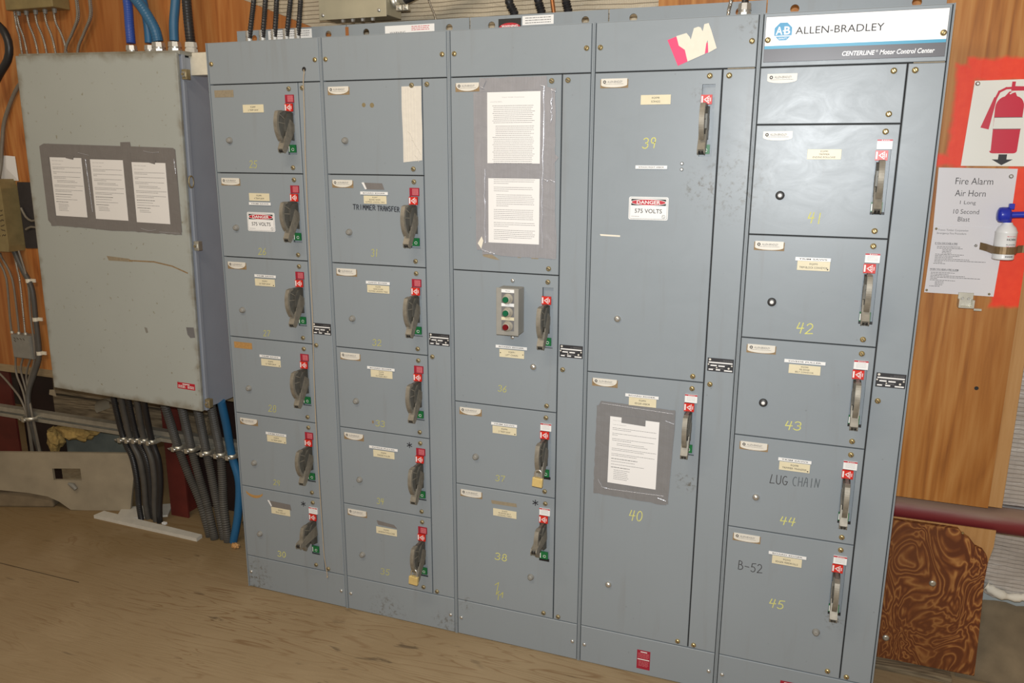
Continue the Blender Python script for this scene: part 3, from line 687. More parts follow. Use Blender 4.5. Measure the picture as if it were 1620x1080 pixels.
def unit(sec, T, B, num=None, nrect=None, tag_=None, strip=None, plate='arc', warn=None, handle=True, open_=False, knob_=None, kstyle='grey', lip=False, screws=None, draw=None, tagpos=None, stripz=-2.72, stripx=7.95, stripw=4.0, tscrew=0, faded=False, bright=False, lh=8.5, sl=None):
    hole = None; zs = T - 1.72
    if handle: hole = (13.66 * I, 15.22 * I, (zs - 8.5) * I, zs * I)
    b = door_mesh(.30 * I, 15.87 * I, (B + .07) * I, (T - .07) * I, hole)
    if num: hand(b, num, nrect[0] * I, nrect[1] * I, nrect[2] * I, nrect[3] * I, -.0004, 'chalk_pale' if bright else 'chalk_yellow', .13 * I if bright else .105 * I, 0, .12)
    if draw: draw(b)
    d = b.build('unit_door', sec)
    if plate: put('maker_plate', PLATE[plate], d, (2.78 * I, -.0002, (T - 1.32) * I))
    if tag_:
        tx, tz = tagpos or (7.95, T - 3.55)
        t = put('engraved_tag', engraved_tag(tag_, screws=tscrew), d, (tx * I, -.0002, tz * I))
    if strip: put('label_strip', label_strip(strip, stripw), d, (stripx * I, -.0030, (T + stripz) * I))
    if knob_: put('reset_button', KNOB[kstyle], d, (knob_[0] * I, 0, knob_[1] * I))
    for x, z in (screws or ((14.42, T - .87), (14.38, B + .90))): put('door_screw', SCREW if (sec.location.x > 1.4) else SCREW_D, d, (x * I, 0, z * I))
    if handle:
        r = put('handle_recess', REC_LIP if lip else REC, d, (14.44 * I, 0, zs * I))
        if warn: put('warning_tag', WARN[warn], d, (14.46 * I, -.001, (zs - .54) * I))
        put('on_plate', ON, d, (14.26 * I, -.001, (zs - 1.78) * I))
        put('off_plate', OFF, d, (14.33 * I, .004, (zs - 7.62) * I))
        put('lever_hub', HUB, d, (14.24 * I, 0, (T - 6.0) * I))
        put('lever_grip', GRIP_OPEN if open_ else GRIP, d, (14.24 * I, 0, (T - 6.0) * I))
    return d
def extra_angle_label(sec, mesh_builder, name):
    return mesh_builder.build(name, sec)

# --- section with doors 25 to 30
S1, top1, ww1 = section(0, 'grey-blue cabinet section with doors 25 to 30, leftmost of the row')
dk = MB(); dk.disc(17.19 * I, 85.75 * I, .0085, -.0004, 'black', 14); dk.build('cable_hole', top1)
unit(S1, 84, 71, '25', (6.49, 7.85, 71.78, 72.85), ['EQ089', '2 TRIM SAW'], None, 'tan', 'red', knob_=(3.25, 75.86))
unit(S1, 71, 58, '26', (7.0, 8.45, 58.62, 59.64), ['EQ090', '4 TRIM SAW'], 'TRIM SAWS', 'full', 'red', knob_=(3.26, 62.64), stripz=-4.55, stripx=8.03)
unit(S1, 58, 45, '27', (6.87, 8.13, 45.6, 46.53), ['EQ091', '10 TRIM SAW'], 'TRIM SAWS', 'half', 'red', knob_=(3.29, 49.56), tagpos=(7.92, 54.25), stripx=8.1, tscrew=1)
unit(S1, 45, 32, '28', (6.84, 8.36, 32.96, 34.08), ['EQ092', '12 TRIM SAW'], 'TRIM SAWS', 'orange', 'red', knob_=(3.38, 36.55), tagpos=(8.02, 41.25), stripx=7.98, tscrew=1)
unit(S1, 32, 19, '29', (6.81, 8.12, 20.12, 21.05), ['EQ093', '14 TRIM SAW'], 'TRIM SAWS', 'half', 'red', knob_=(3.33, 23.53), tagpos=(8.11, 28.3), stripx=8.12, stripz=-2.8, tscrew=1)
def tape_patch(pts, fold=None):
    def d(b):
        b.prism([(x * I, z * I) for x, z in pts], -.0012, 0.0, 'duct_tape_dark')
        if fold: b.prism([(x * I, z * I) for x, z in fold], -.0030, -.0012, 'white_paper')
    return d
def star(x, z, r=.42):
    return lambda b: hand(b, '*', (x - r) * I, (x + r) * I, (z - r) * I, (z + r) * I, -.0005, 'marker', .13 * I)
def both(*fs): return lambda b: [f(b) for f in fs]
unit(S1, 19, 6, '30', (6.69, 8.29, 6.99, 7.99), ['EQ065', 'PULL ROLLS'], None, 'crescent', 'white', True, True, knob_=(3.41, 10.63), bright=True,
     draw=both(star(12.54, 17.56), tape_patch([(5.6, 17.1), (9.9, 17.0), (10.1, 16.0), (6.2, 15.95)], [(5.45, 17.15), (5.75, 17.15), (6.25, 16.2), (6.1, 16.1)])))

# --- section with the blank door and doors 31 to 35
S2, top2, ww2 = section(1, 'grey-blue cabinet section with blank top door and doors 31 to 35')
def dots(b):
    for x, z, r in ((6.79, 80.66, .30), (8.10, 80.6, .34)): b.disc(x * I, z * I, r * I, -.0004, 'dull_brass', 14)
unit(S2, 84, 71, plate='arc', handle=False, knob_=(3.55, 75.78), draw=dots)
tr31 = lambda b: (hand(b, 'TRIMMER', 4.41 * I, 8.1 * I, 66.05 * I, 66.75 * I, -.0026, 'marker', .10 * I), hand(b, 'TRANSFER', 8.45 * I, 12.0 * I, 65.98 * I, 66.66 * I, -.0026, 'marker', .10 * I, -.03))
unit(S2, 71, 58, '31', (7.09, 8.21, 59.26, 60.32), ['EQ097', 'BOARD EDGER', 'OUTFEED LANDING TABLE'], 'BOARD EDGER', 'arc', 'red', knob_=(3.58, 62.69), stripz=-2.57, stripw=4.5, stripx=8.0,
     draw=both(tr31, tape_patch([(6.3, 69.9), (9.3, 69.85), (9.65, 68.95), (6.7, 68.95)], [(6.0, 69.9), (6.35, 69.95), (6.8, 69.0), (6.55, 68.95)])), tagpos=(8.1, 67.5))
unit(S2, 58, 45, '32', (6.74, 8.22, 45.81, 46.76), ['EQ098', 'GANG EDGER', 'OUTFEED LANDING TABLE'], ' ' and 'GANG EDGER', 'full', 'red', knob_=(3.48, 49.68), tagpos=(8.1, 54.45), stripx=8.1, stripz=-2.6)
unit(S2, 45, 32, '33', (6.76, 8.38, 32.99, 33.92), ['EQ092', 'EDGER', 'OUTFEED BELT'], 'BOARD EDGER', 'full', 'red', knob_=(3.52, 36.62), tagpos=(8.15, 41.4), stripw=4.7, stripx=8.1,
     draw=lambda b: b.rect(6.15 * I, 6.45 * I, 33.3 * I, 33.75 * I, -.0004, 'adhesive'))
unit(S2, 32, 19, '34', (6.46, 7.67, 19.93, 20.92), ['EQ095', 'SWEDE PULLER'], 'SWEDE PULLER', 'half', 'red', knob_=(3.54, 23.59), tagpos=(8.05, 28.45), stripw=5.0, stripx=8.05, stripz=-2.55, draw=star(12.56, 30.56))
unit(S2, 19, 6, '35', (6.66, 8.24, 7.68, 8.72), ['EQ093', 'LANDING ROLLCASE'], None, 'full', 'red', knob_=(3.46, 10.52), draw=tape_patch([(6.3, 17.05), (9.4, 16.75), (9.95, 16.2), (6.55, 16.35)]), tagpos=(8.05, 15.42))

# --- section with doors 36, 37, 38
S3, top3, ww3 = section(2, 'grey-blue cabinet section with doors 36, 37 and 38, third from the left')
def stain58(b):
    b.sheet([(4.8 * I, 60.45 * I), (6.2 * I, 60.45 * I), (7.4 * I, 59.7 * I), (6.6 * I, 59.75 * I), (4.9 * I, 60.1 * I)], -.0004, 'adhesive_tan')
    b.rect(10.0 * I, 10.5 * I, 60.15 * I, 60.3 * I, -.0004, 'adhesive_tan'); b.rect(12.0 * I, 13.0 * I, 60.1 * I, 60.3 * I, -.0004, 'adhesive_tan')
unit(S3, 84, 58, plate='half', handle=False, screws=((14.57, 83.17), (14.5, 58.87)), draw=stain58)
unit(S3, 58, 38.5, '36', (7.12, 8.39, 40.76, 41.66), ['EQ091', 'LIFT CHAIN'], 'BOARD EDGER', None, None, knob_=(12.46, 44.91), kstyle='steel', tagpos=(9.22, 46.5), stripz=-10.55, stripx=9.17, stripw=4.7, screws=((14.43, 57.05), (14.5, 39.4)), tscrew=2)
unit(S3, 38.5, 25.5, '37', (6.71, 8.11, 26.9, 27.8), ['EQ096', '2 TRIM SAW'], 'TRIM SAWS', 'half', 'white', knob_=(3.58, 30.25), lip=True, tagpos=(8.14, 34.92), stripx=8.1, stripz=-2.66, tscrew=1)
def scrib(b):
    b.strokes([[(6.6 * I, 9.8 * I), (7.2 * I, 10.3 * I), (6.8 * I, 8.2 * I), (7.3 * I, 8.9 * I)], [(7.4 * I, 8.2 * I), (7.9 * I, 8.8 * I), (7.8 * I, 7.9 * I)], [(7.2 * I, 8.4 * I), (7.1 * I, 7.4 * I)]], .13 * I, -.0004, 'chalk_yellow')
    b.prism([(6.0 * I, 23.7 * I), (10.0 * I, 23.75 * I), (10.1 * I, 23.2 * I), (6.1 * I, 23.15 * I)], -.0005, 0, 'adhesive_tan')
unit(S3, 25.5, 6, '38', (6.6, 8.5, 14.1, 15.2), ['EQ099', 'RE-EDGE BELT', 'LANDING TABLE'], None, 'full', 'white', True, True, knob_=(12.39, 12.33), lip=True, draw=both(star(12.97, 24.39), scrib), tagpos=(8.2, 21.9), bright=True, screws=((14.5, 24.5), (14.45, 6.75)))

# --- section with doors 39 and 40
S4, top4, ww4 = section(3, 'grey-blue cabinet section with two tall doors 39 and 40')
def d39(b):
    b.prism([(1.48 * I, 63.82 * I), (4.19 * I, 63.75 * I), (4.19 * I, 63.55 * I), (1.6 * I, 63.6 * I)], -.0005, 0, 'torn_paper')
    for z in (72.93, 72.21): b.lathe((11.7 * I, 0, z * I), (0, -1, 0), [(.006, 0), (.006, .002), (.003, .005)], 'zinc', 10)
unit(S4, 84, 45, '39', (6.66, 8.31, 74.8, 76.04), ['EQ098', 'SCRAGG'], 'SCRAGG RIGHT ARBOR', 'full', None, knob_=(4.23, 52.68), kstyle='steel', stripz=-11.55, stripx=7.9, stripw=4.0, tagpos=(8.08, 80.6), bright=True,
     screws=((14.48, 83.23), (14.5, 45.77)), draw=d39)
unit(S4, 45, 6, '40', (6.78, 8.63, 24.1, 25.59), ['EQ094', 'EDGER ARBOR'], 'BOARD EDGER', 'half', 'white', knob_=(4.23, 13.51), kstyle='steel', tagpos=(8.05, 41.48), stripx=7.95, stripw=4.5, stripz=-2.68, bright=True,
     screws=((14.5, 44.1), (14.5, 6.7)))
k4 = [c for c in S4.children if c.name.startswith('base_cover')][0]
rl = MB(); rl.box(-.96 * I, .96 * I, -.0008, 0, -1.52 * I, 1.52 * I, 'dark_red_label')
rl.rect(-.45 * I, .5 * I, 1.20 * I, 1.34 * I, -.0011, 'white_plastic'); rl.rect(-.85 * I, .85 * I, -.02 * I, .12 * I, -.0011, 'white_plastic')
for i in range(5): word_bars(rl, -.80 * I, .80 * I, (1.02 - i * .17) * I, .07 * I, -.0011, 'pink_print'); word_bars(rl, -.70 * I, .75 * I, (-.25 - i * .19) * I, .08 * I, -.0011, 'pink_print')
RL = rl.mesh('warning_label'); put('warning_label', RL, k4, (9.78 * I, -.0002, 2.5 * I))

# --- section under the sign, doors 41 to 45
S5, top5, ww5 = section(4, 'grey-blue cabinet section under the white maker sign, doors 41 to 45')
sg = MB(); X0, X1, Z0, Z1 = .52 * I, 19.48 * I, 84.55 * I, 89.54 * I
sg.box(X0, X1, -.0030, 0, Z0, Z1, 'sign_grey', ch=.0006)
sg.rect(X0 + .001, X1 - .001, 86.32 * I, Z1 - .001, -.0033, 'sign_white'); sg.rect(X0 + .001, X1 - .001, 86.0 * I, 86.34 * I, -.0034, 'sign_blue')
y = -.0036; cx, cz, r = 2.5 * I, 87.86 * I, 1.04 * I
sg.sheet([(cx + r * cos(radians(22.5 + 45 * i)), cz + r * sin(radians(22.5 + 45 * i))) for i in range(8)], y, 'logo_blue')
sg.rect(cx - r, cx + r, cz - .53 * r, cz - .43 * r, y - .0002, 'sign_white')
sg.text('A', cx - .78 * r, cx - .06 * r, cz - .33 * r, cz + .52 * r, y - .0003, 'sign_white', .02); sg.rect(cx - .04 * r, cx + .10 * r, cz + .0, cz + .12 * r, y - .0003, 'sign_white')
sg.text('B', cx + .10 * r, cx + .74 * r, cz - .33 * r, cz + .52 * r, y - .0003, 'sign_white', .02)
sg.text('QUALITY', cx - .46 * r, cx + .46 * r, cz - .82 * r, cz - .64 * r, y - .0003, 'sign_white', .01)
sg.text('ALLEN-BRADLEY', 3.85 * I, 13.15 * I, 87.50 * I, 88.28 * I, y, 'ink')
sg.text('CENTERLINE', 9.05 * I, 12.45 * I, 84.96 * I, 85.46 * I, y, 'sign_white', .018, .22); sg.text('Motor Control Center', 12.95 * I, 18.45 * I, 84.96 * I, 85.48 * I, y, 'sign_white', .018, .22)
sg.strokes([arc(12.66 * I, 85.36 * I, .10 * I, .10 * I, 0, 360, 10)], .03 * I, y, 'sign_white'); sg.text('R', 12.62 * I, 12.71 * I, 85.31 * I, 85.41 * I, y, 'sign_white')
sg.build('maker_sign', top5)
for c in list(top5.children):
    if c.name.startswith('cover_screw'): c.location.y = -.003
pl = 'clean'
unit(S5, 84, 77.5, plate='clean', handle=False, screws=((14.59, 83.2), (14.55, 78.55)))
unit(S5, 77.5, 64.5, '41', (6.88, 8.54, 66.11, 67.33), ['EQ090', 'TRIMMER', 'ENDING ROLLCASE'], None, 'clean', 'white', knob_=(3.57, 69.27), kstyle='black', lip=True, bright=True, tagpos=(8.12, 74.1))
unit(S5, 64.5, 51.5, '42', (6.68, 8.62, 52.61, 53.89), ['EQ095', 'TRIM BLOCK CONVEYOR'], 'TRIM SAWS', 'full', 'white', knob_=(3.6, 56.26), kstyle='black', lip=True, bright=True, tagpos=(8.05, 60.98), stripx=7.93, tscrew=1)
unit(S5, 51.5, 38.5, '43', (6.34, 8.32, 40.02, 41.12), ['EQ300', 'RE-EDGE', 'BELT CONVEYOR'], 'SWEDE PULLER', 'full', 'white', knob_=(3.53, 43.2), kstyle='black', lip=True, bright=True, tagpos=(8.1, 48.0), stripw=4.8, stripx=8.05, stripz=-2.5)
lug = lambda b: (hand(b, 'LUG', 5.1 * I, 7.3 * I, 32.4 * I, 33.6 * I, -.0004, 'ink', .10 * I, .03), hand(b, 'CHAIN', 7.9 * I, 11.1 * I, 32.5 * I, 33.7 * I, -.0004, 'faint_marker', .10 * I, .06))
unit(S5, 38.5, 25.5, '44', (6.73, 8.61, 26.92, 28.03), ['EQ098', 'TRIMMER TRANSFER'], 'TRIM SAWS', 'full', 'white', knob_=(3.55, 30.19), kstyle='steel', lip=True, bright=True, tagpos=(7.95, 35.05), stripx=7.92, stripz=-2.55, draw=lug, tscrew=1)
b52 = lambda b: hand(b, 'B-52', 1.95 * I, 5.08 * I, 19.45 * I, 20.7 * I, -.0004, 'ink', .10 * I, -.02)
unit(S5, 25.5, 6, '45', (6.27, 8.15, 14.75, 15.98), ['EQ302', 'EDGER FEEDROLLS'], 'BOARD EDGER', 'full', 'white', knob_=(12.48, 12.35), lip=True, bright=True, tagpos=(8.06, 21.8), stripx=8.06, stripw=4.7, stripz=-2.78, draw=b52)
k5 = [c for c in S5.children if c.name.startswith('base_cover')][0]
put('warning_label', RL, k5, (9.58 * I, -.0002, 2.5 * I))

# labels stuck on the lifting angles
def angle_label(sec, x0, x1, z0, z1, fn):
    ang = [c for c in sec.children if c.name.startswith('lifting_angle')][0]
    b = MB(); ox = sec.location.x; fn(b, x0 - ox, x1 - ox, z0, z1, .1862); return b.build('warning_label', ang)
def lw(b, x0, x1, z0, z1, y):
    b.box(x0, x1, y, y + .0008, z0, z1, 'white_plastic')
    for i in range(3): word_bars(b, x0 + .01, x1 - .01, z1 - .007 - i * .008, .0022, y - .0003, 'print_grey')
def lr(b, x0, x1, z0, z1, y):
    b.box(x0, x1, y, y + .0008, z0, z1, 'white_plastic'); b.text('WARNING', x0 + .02, x0 + .085, z0 + .001, z0 + .009, y - .0003, 'ink')
    for i in range(3): word_bars(b, x0 + .11, x1 - .02, z1 - .006 - i * .006, .0026, y - .0003, 'pink_print')
def lb(b, x0, x1, z0, z1, y):
    b.box(x0, x1, y, y + .0008, z0, z1, 'black'); c = (x0 + x1) / 2
    b.sheet([p for p in arc(c, z0, .040, .016, 0, 180, 14)], y - .0003, 'red_label'); b.text('WARNING', c - .031, c + .031, z0 + .001, z0 + .009, y - .0006, 'white_plastic', .02)
angle_label(S1, .152, .353, 2.296, 2.347, lw); angle_label(S2, .673, .876, 2.310, 2.340, lr)
angle_label(S3, 1.126, 1.211, 2.312, 2.342, lb); angle_label(S3, 1.216, 1.330, 2.317, 2.347, lw)

# ------------------------------------------------------------------ things fixed on the doors
def sec_x(n, x): return ((n - 1) * 20 + x) * I
# danger signs
def danger(label, n, x, z, w=5.05, h=2.9, rot=0.0):
    t = thing('danger_sign', label, 'sign', (sec_x(n, x), -.0003, z * I), 'danger signs on the cabinet doors'); t.rotation_euler = (0, radians(rot), 0)
    k = I; b = MB()
    def rr(w, h, r, n=4):
        pts = []
        for sx, sz, a in ((1, 1, 0), (-1, 1, 90), (-1, -1, 180), (1, -1, 270)): pts += arc(sx * (w / 2 - r), sz * (h / 2 - r), r, r, a, a + 90, n)
        return [(p[0] * k, p[1] * k) for p in pts]
    b.prism(rr(w, h, .22), -.0016, 0, 'white_plastic'); y = -.0019
    o = rr(w - .28, h - .28, .14); b.strokes([o + [o[0]]], .035 * k, y, 'print_grey')
    zc = h / 2 - .68
    b.rect(-w * .44 * k, w * .44 * k, (zc - .40) * k, (zc + .40) * k, y - .0001, 'black')
    b.disc(0, zc * k, w * .455 * k, y - .0003, 'white_plastic', 30, .40 * k); b.disc(0, zc * k, w * .43 * k, y - .0005, 'red_label', 30, .345 * k)
    b.text('DANGER', -w * .30 * k, w * .30 * k, (zc - .22) * k, (zc + .22) * k, y - .0007, 'white_plastic', .02)
    b.text('575 VOLTS', -w * .345 * k, w * .345 * k, (-h * .30 + .28) * k, (-h * .30 + .82) * k, y, 'ink', .008)
    word_bars(b, -w * .43 * k, -w * .22 * k, (-h / 2 + .42) * k, .05 * k, y, 'print_grey')
    b.strokes([arc(w * .39 * k, (-h / 2 + .45) * k, .20 * k, .22 * k, 0, 360, 12), [(w * .37 * k, (-h / 2 + .52) * k), (w * .41 * k, (-h / 2 + .36) * k)]], .035 * k, y, 'ink')
    b.build('sign_plate', t)
danger('white 575 VOLTS danger sign on small door 26, left end of the row', 1, 7.98, 63.68)
danger('white 575 VOLTS danger sign in the middle of tall door 39', 4, 7.74, 67.3)

# sheets of paper held by duct tape
def printed_sheet(b, x0, x1, z0, z1, y, spec, h, mat='white_paper'):
    b.box(x0, x1, y, y + .0005, z0, z1, mat); w = x1 - x0; hh = z1 - z0
    for (fz, a, c, kind) in spec:
        z = z1 - fz * hh
        if isinstance(kind, str): b.text(kind, x0 + a * w, x0 + c * w, z - h * .9, z + h * .9, y - .0003, 'ink')
        else: word_bars(b, x0 + a * w, x0 + c * w, z, h * (1.4 if kind else 1.0), y - .0003, 'ink' if kind else 'print_grey')
def lockout_spec(last):
    s = [(.055, .06, .42, 'Tresco Timber Corporation'), (.115, .06, .34, 'Lock out procedure')]
    for z, a, c in ((.165, .06, .95), (.19, .06, .44), (.245, .06, .95), (.27, .06, .17), (.325, .06, .92), (.35, .06, .45), (.39, .16, .72), (.415, .16, .80), (.47, .06, .97), (.495, .06, .72), (.55, .06, .94), (.575, .06, .58)): s.append((z, a, c, 0))
    s.append((.625, .06, .60, 1))
    for z, a, c in ((.665, .06, .55), (.71, .06, .74)): s.append((z, a, c, 0))
    s.append((.755, .06, .45, 1))
    for i in range(last): s.append((.795 + i * .027, .12, .40 + .06 * random.random(), 0))
    return s
def tape_strip(b, p0, p1, wd, y, mat='duct_tape', wav=.0016):
    """a strip of tape with slightly ragged ends and wrinkles"""
    p0 = Vector(p0); p1 = Vector(p1); t = (p1 - p0); L = t.length; t.normalize(); nrm = Vector((-t.y, t.x)); n = max(3, int(L / .018)); v = []; f = []
    for i in range(n + 1):
        q = p0 + t * (L * i / n)
        for s in (-1, 1):
            e = q + nrm * (s * wd / 2 + random.uniform(-1, 1) * wav); v.append((e.x, y - random.uniform(0, .0008), e.y))
    f = [[2 * i, 2 * i + 2, 2 * i + 3, 2 * i + 1] for i in range(n)]
    a = sum(v[f[0][i]][0] * v[f[0][(i + 1) % 4]][2] - v[f[0][(i + 1) % 4]][0] * v[f[0][i]][2] for i in range(4))
    b.add(v, f if a > 0 else [x[::-1] for x in f], mat)
# lock-out policy on section three
t = thing('lockout_notice', 'two page lock out policy under wide silver tape above door 36', 'notice', (sec_x(3, 9.4), 0, 60 * I))
ox, oz = sec_x(3, 0) - t.location.x, -t.location.z
def s3(x, z): return (x * I + ox, z * I + oz)
b = MB()
b.prism([s3(*p) for p in ((4.7, 83.6), (13.9, 83.75), (14.0, 82.5), (14.85, 82.2), (15.15, 74), (15.1, 68), (15.6, 63), (15.55, 60.3), (5.0, 60.65), (4.3, 62.4), (4.2, 66), (3.65, 73), (3.6, 81.9), (4.6, 82.0))], -.0012, -.0002, 'duct_tape')
for p0, p1, wd in (((4.5, 82.9), (13.9, 83.0), 1.7), ((4.7, 82.0), (5.0, 61.0), 2.1), ((14.15, 82.3), (14.4, 61.0), 1.9), ((13.55, 82.4), (13.7, 61.5), 1.3), ((5.5, 71.9), (15.0, 71.8), 1.9), ((4.8, 61.4), (15.5, 61.2), 2.0), ((13.8, 74.2), (15.2, 73.0), 1.6)):
    tape_strip(b, s3(*p0), s3(*p1), wd * I, -.0016)
for x, za, zb in ((13.5, 82.6, 61.6), (5.25, 72, 62), (14.6, 82, 78)):   # puckered folds
    L = [(s3(x + random.uniform(-.12, .12), za + (zb - za) * i / 14)[0], -.0030 - .0022 * random.random(), s3(x, za + (zb - za) * i / 14)[1]) for i in range(15)]
    b.tube(L, .0013, 'tape_crease_glint', 6)
for x, z in ((13.3, 82.6), (14.8, 82.0), (4.9, 82.6), (13.9, 70.7), (14.8, 70.6), (5.0, 61.0), (5.7, 60.8), (6.3, 60.7)):
    b.tube([(s3(x - .3, z)[0], -.003, s3(x, z + .1)[1]), (s3(x, z)[0], -.006, s3(x, z)[1]), (s3(x + .35, z)[0], -.003, s3(x, z - .15)[1])], .0016, 'tape_crease_glint', 6)
b.prism([s3(*p) for p in ((4.15, 61.9), (4.75, 62.9), (5.0, 62.3), (4.7, 61.2), (4.45, 61.5))], -.0042, -.0034, 'torn_paper')
b.prism([s3(*p) for p in ((4.6, 82.6), (5.25, 83.8), (5.5, 83.4), (5.0, 82.4))], -.0060, -.0052, 'duct_tape')
b.build('duct_tape', t)
b = MB(); sp = [(.075, .28, .70, 'Tresco Timber Corporation'), (.135, .06, .29, 'Lock Out Policy')]
zz = .19
for i in range(31):
    if i in (10,): zz += .022
    ind = .12 if i % 4 else .10
    sp.append((zz, ind if i < 10 or i > 15 else .16, random.choice((.88, .9, .86, .82, .55)) if i % 4 == 3 else random.uniform(.84, .9), 0)); zz += .0262
x0, zt = s3(5.63, 81.95); x1, zb = s3(13.1, 72.78); printed_sheet(b, x0, x1, zb, zt, -.0028, sp, .0012)
b.build('paper_page', t)
b = MB(); sp = []; zz = .01
for i in range(28):
    if i in (3, 6, 13, 19, 22): zz += .03
    sp.append((zz + .01, .16 if 6 <= i < 13 else .11, random.uniform(.85, .93) if i not in (2, 5, 12, 21, 27) else .4, 0)); zz += .0285
x0, zt = s3(5.75, 70.8); x1, zb = s3(13.1, 62.1); printed_sheet(b, x0, x1, zb, zt, -.0028, sp, .0012)
b.build('paper_page', t)
# lock-out procedure on door 40
t = thing('lockout_notice', 'single page lock out procedure framed in silver tape on door 40', 'notice', (sec_x(4, 7.0), 0, 34.1 * I)); t.rotation_euler = (0, radians(.6), 0)
b = MB()
b.prism([(x * I, z * I) for x, z in ((-5.1, 6.2), (-4.7, 6.9), (5.45, 6.75), (5.5, 4), (5.1, -6.6), (4.0, -6.9), (-5.3, -6.5), (-5.35, -4.8), (-5.0, -4.5))], -.0012, -.0002, 'duct_tape_grey')
for p0, p1, wd in (((-4.8, 6.0), (5.4, 5.9), 1.8), ((-4.35, 6.2), (-4.35, -6.2), 1.9), ((4.45, 6.4), (4.2, -6.7), 2.0), ((-5.3, -5.9), (5.0, -6.0), 1.8), ((-2.4, 5.0), (1.6, 5.0), 1.5)): tape_strip(b, (p0[0] * I, p0[1] * I), (p1[0] * I, p1[1] * I), wd * I, -.0016, 'duct_tape_grey')
for L in (((-4.6, 6.6), (0, 6.45), (5.2, 6.3)), ((-4.7, -4.6), (-4.2, -5.4), (-3.2, -5.8), (4.6, -5.6)), ((3.8, -6.0), (4.9, -6.3)), ((4.2, 5.2), (5.4, 4.9))):
    b.tube(curve([(x * I, -.003 - .001 * random.random(), z * I) for x, z in L], .01), .0010, 'tape_crease_glint', 6)
b.build('duct_tape', t)
b = MB(); printed_sheet(b, -3.35 * I, 3.42 * I, -4.85 * I, 4.88 * I, -.0026, lockout_spec(6), .0013); b.build('paper_page', t)
b = MB(); b.prism([(x * I, z * I) for x, z in ((-1.75, 5.2), (1.55, 5.2), (1.55, 4.05), (-1.75, 4.15))], -.0036, -.0028, 'duct_tape_grey'); b.build('tape_tab', t)
# masking tape over the blank door
b = MB(); pts = [(-1.5, 5.0), (1.55, 5.0), (1.5, 2), (1.55, -1), (1.45, -4.9), (-1.5, -5.2), (-1.45, -2), (-1.55, 2)]
b.prism([(x * I, z * I) for x, z in pts], -.001, -.0002, 'masking_tape')
for x in (-1.1, -.7, -.3, .15, .6): b.strokes([[(x * I, 4.8 * I), ((x + .05) * I, -5.0 * I)]], .05 * I, -.0013, 'torn_paper')
for x, z in ((-.35, -1.0), (.2, -2.1), (.9, -3.2), (.6, -4.2)): b.tube([((x - .3) * I, -.0016, z * I), (x * I, -.004, (z - .2) * I), ((x + .35) * I, -.0016, (z - .9) * I)], .0012, 'masking_tape', 6)
o = b.build('masking_tape_strip', None, (sec_x(2, 14.35), -.0002, 78.0 * I)); tag(o, 'wide vertical strip of cream masking tape on the blank door', 'tape')
# torn pink label on the top cover
t = thing('torn_label', 'torn pink and cream paper label on the cover above door 39', 'label', (sec_x(4, 12.0), -.0002, 86.9 * I))
q = lambda pts: [((x - 12.0) * I, (z - 86.9) * I) for x, z in pts]
b = MB(); b.prism(q([(9.2, 87.5), (10.2, 87.85), (11.4, 87.6), (14.1, 87.0), (14.2, 85.95), (10.6, 84.5)]), -.0008, 0, 'pink_paper'); b.build('pink_backing', t)
b = MB(); b.prism(q([(10.25, 87.9), (11.45, 88.2), (11.85, 87.75), (12.0, 87.45), (12.3, 88.7), (12.8, 88.85), (13.1, 88.75), (13.35, 88.3), (13.5, 89.1), (14.0, 89.2), (14.35, 88.4), (15.1, 86.35), (14.15, 85.85), (14.0, 87.3), (13.85, 86.9), (13.75, 85.75), (11.75, 84.95), (11.35, 86.3), (10.6, 86.8), (10.45, 87.3)]), -.0022, -.0008, 'torn_paper'); b.build('torn_layer', t)

# push-button station
t = thing('pushbutton_station', 'grey push-button box with two green and one red button on door 36', 'button box', (sec_x(3, 9.45), 0, 53.0 * I))
D = 2.45
b = MB(); b.box(-1.55 * I, 1.55 * I, -D * I, -.0003, -3.2 * I, 3.2 * I, 'station_grey', ch=.0018)
b.box(-1.62 * I, 1.62 * I, -(D + .06) * I, -(D - .1) * I, -3.27 * I, 3.27 * I, 'station_grey', ch=.0012)
b.build('box', t)
for i, z in enumerate((1.85, -.02, -1.95)):
    xf = (.12 * I, -(D + .06) * I, z * I)
    b = MB(); b.lathe((0, 0, 0), (0, -1, 0), [(.72 * I, 0), (.72 * I, .003), (.62 * I, .006), (.56 * I, .008), (.56 * I, .022), (.44 * I, .024)], 'bezel', 24)
    b.lathe((0, 0, 0), (0, -1, 0), [(.43 * I, .022), (.43 * I, .028), (.34 * I, .031)], 'button_red' if i == 2 else 'button_green', 20)
    o = b.build('push_button', t, xf); o['label'] = ('red' if i == 2 else 'green') + ' push button'
for i, (z, s) in enumerate(((2.90, 'FORWARD'), (.98, 'START'), (-.93, 'STOP'))):
    b = MB(); b.box(-.92 * I, .92 * I, -.0008, 0, -.22 * I, .22 * I, 'white_plastic' if i < 2 else 'cream_plastic')
    b.text(s, -.34 * I, .34 * I, -.07 * I, .07 * I, -.0011, 'ink'); b.build('legend_label', t, (.08 * I, -(D + .065) * I, z * I))
b = MB(); b.rect(-.92 * I, .92 * I, -2.65 * I, 2.65 * I, 0, 'print_grey'); b.build('legend_backing', t, (.08 * I, -(D + .062) * I, .0))
for z in (3.95, -4.1): put('mounting_screw', RIVET, t, (-.13 * I, 0, z * I))

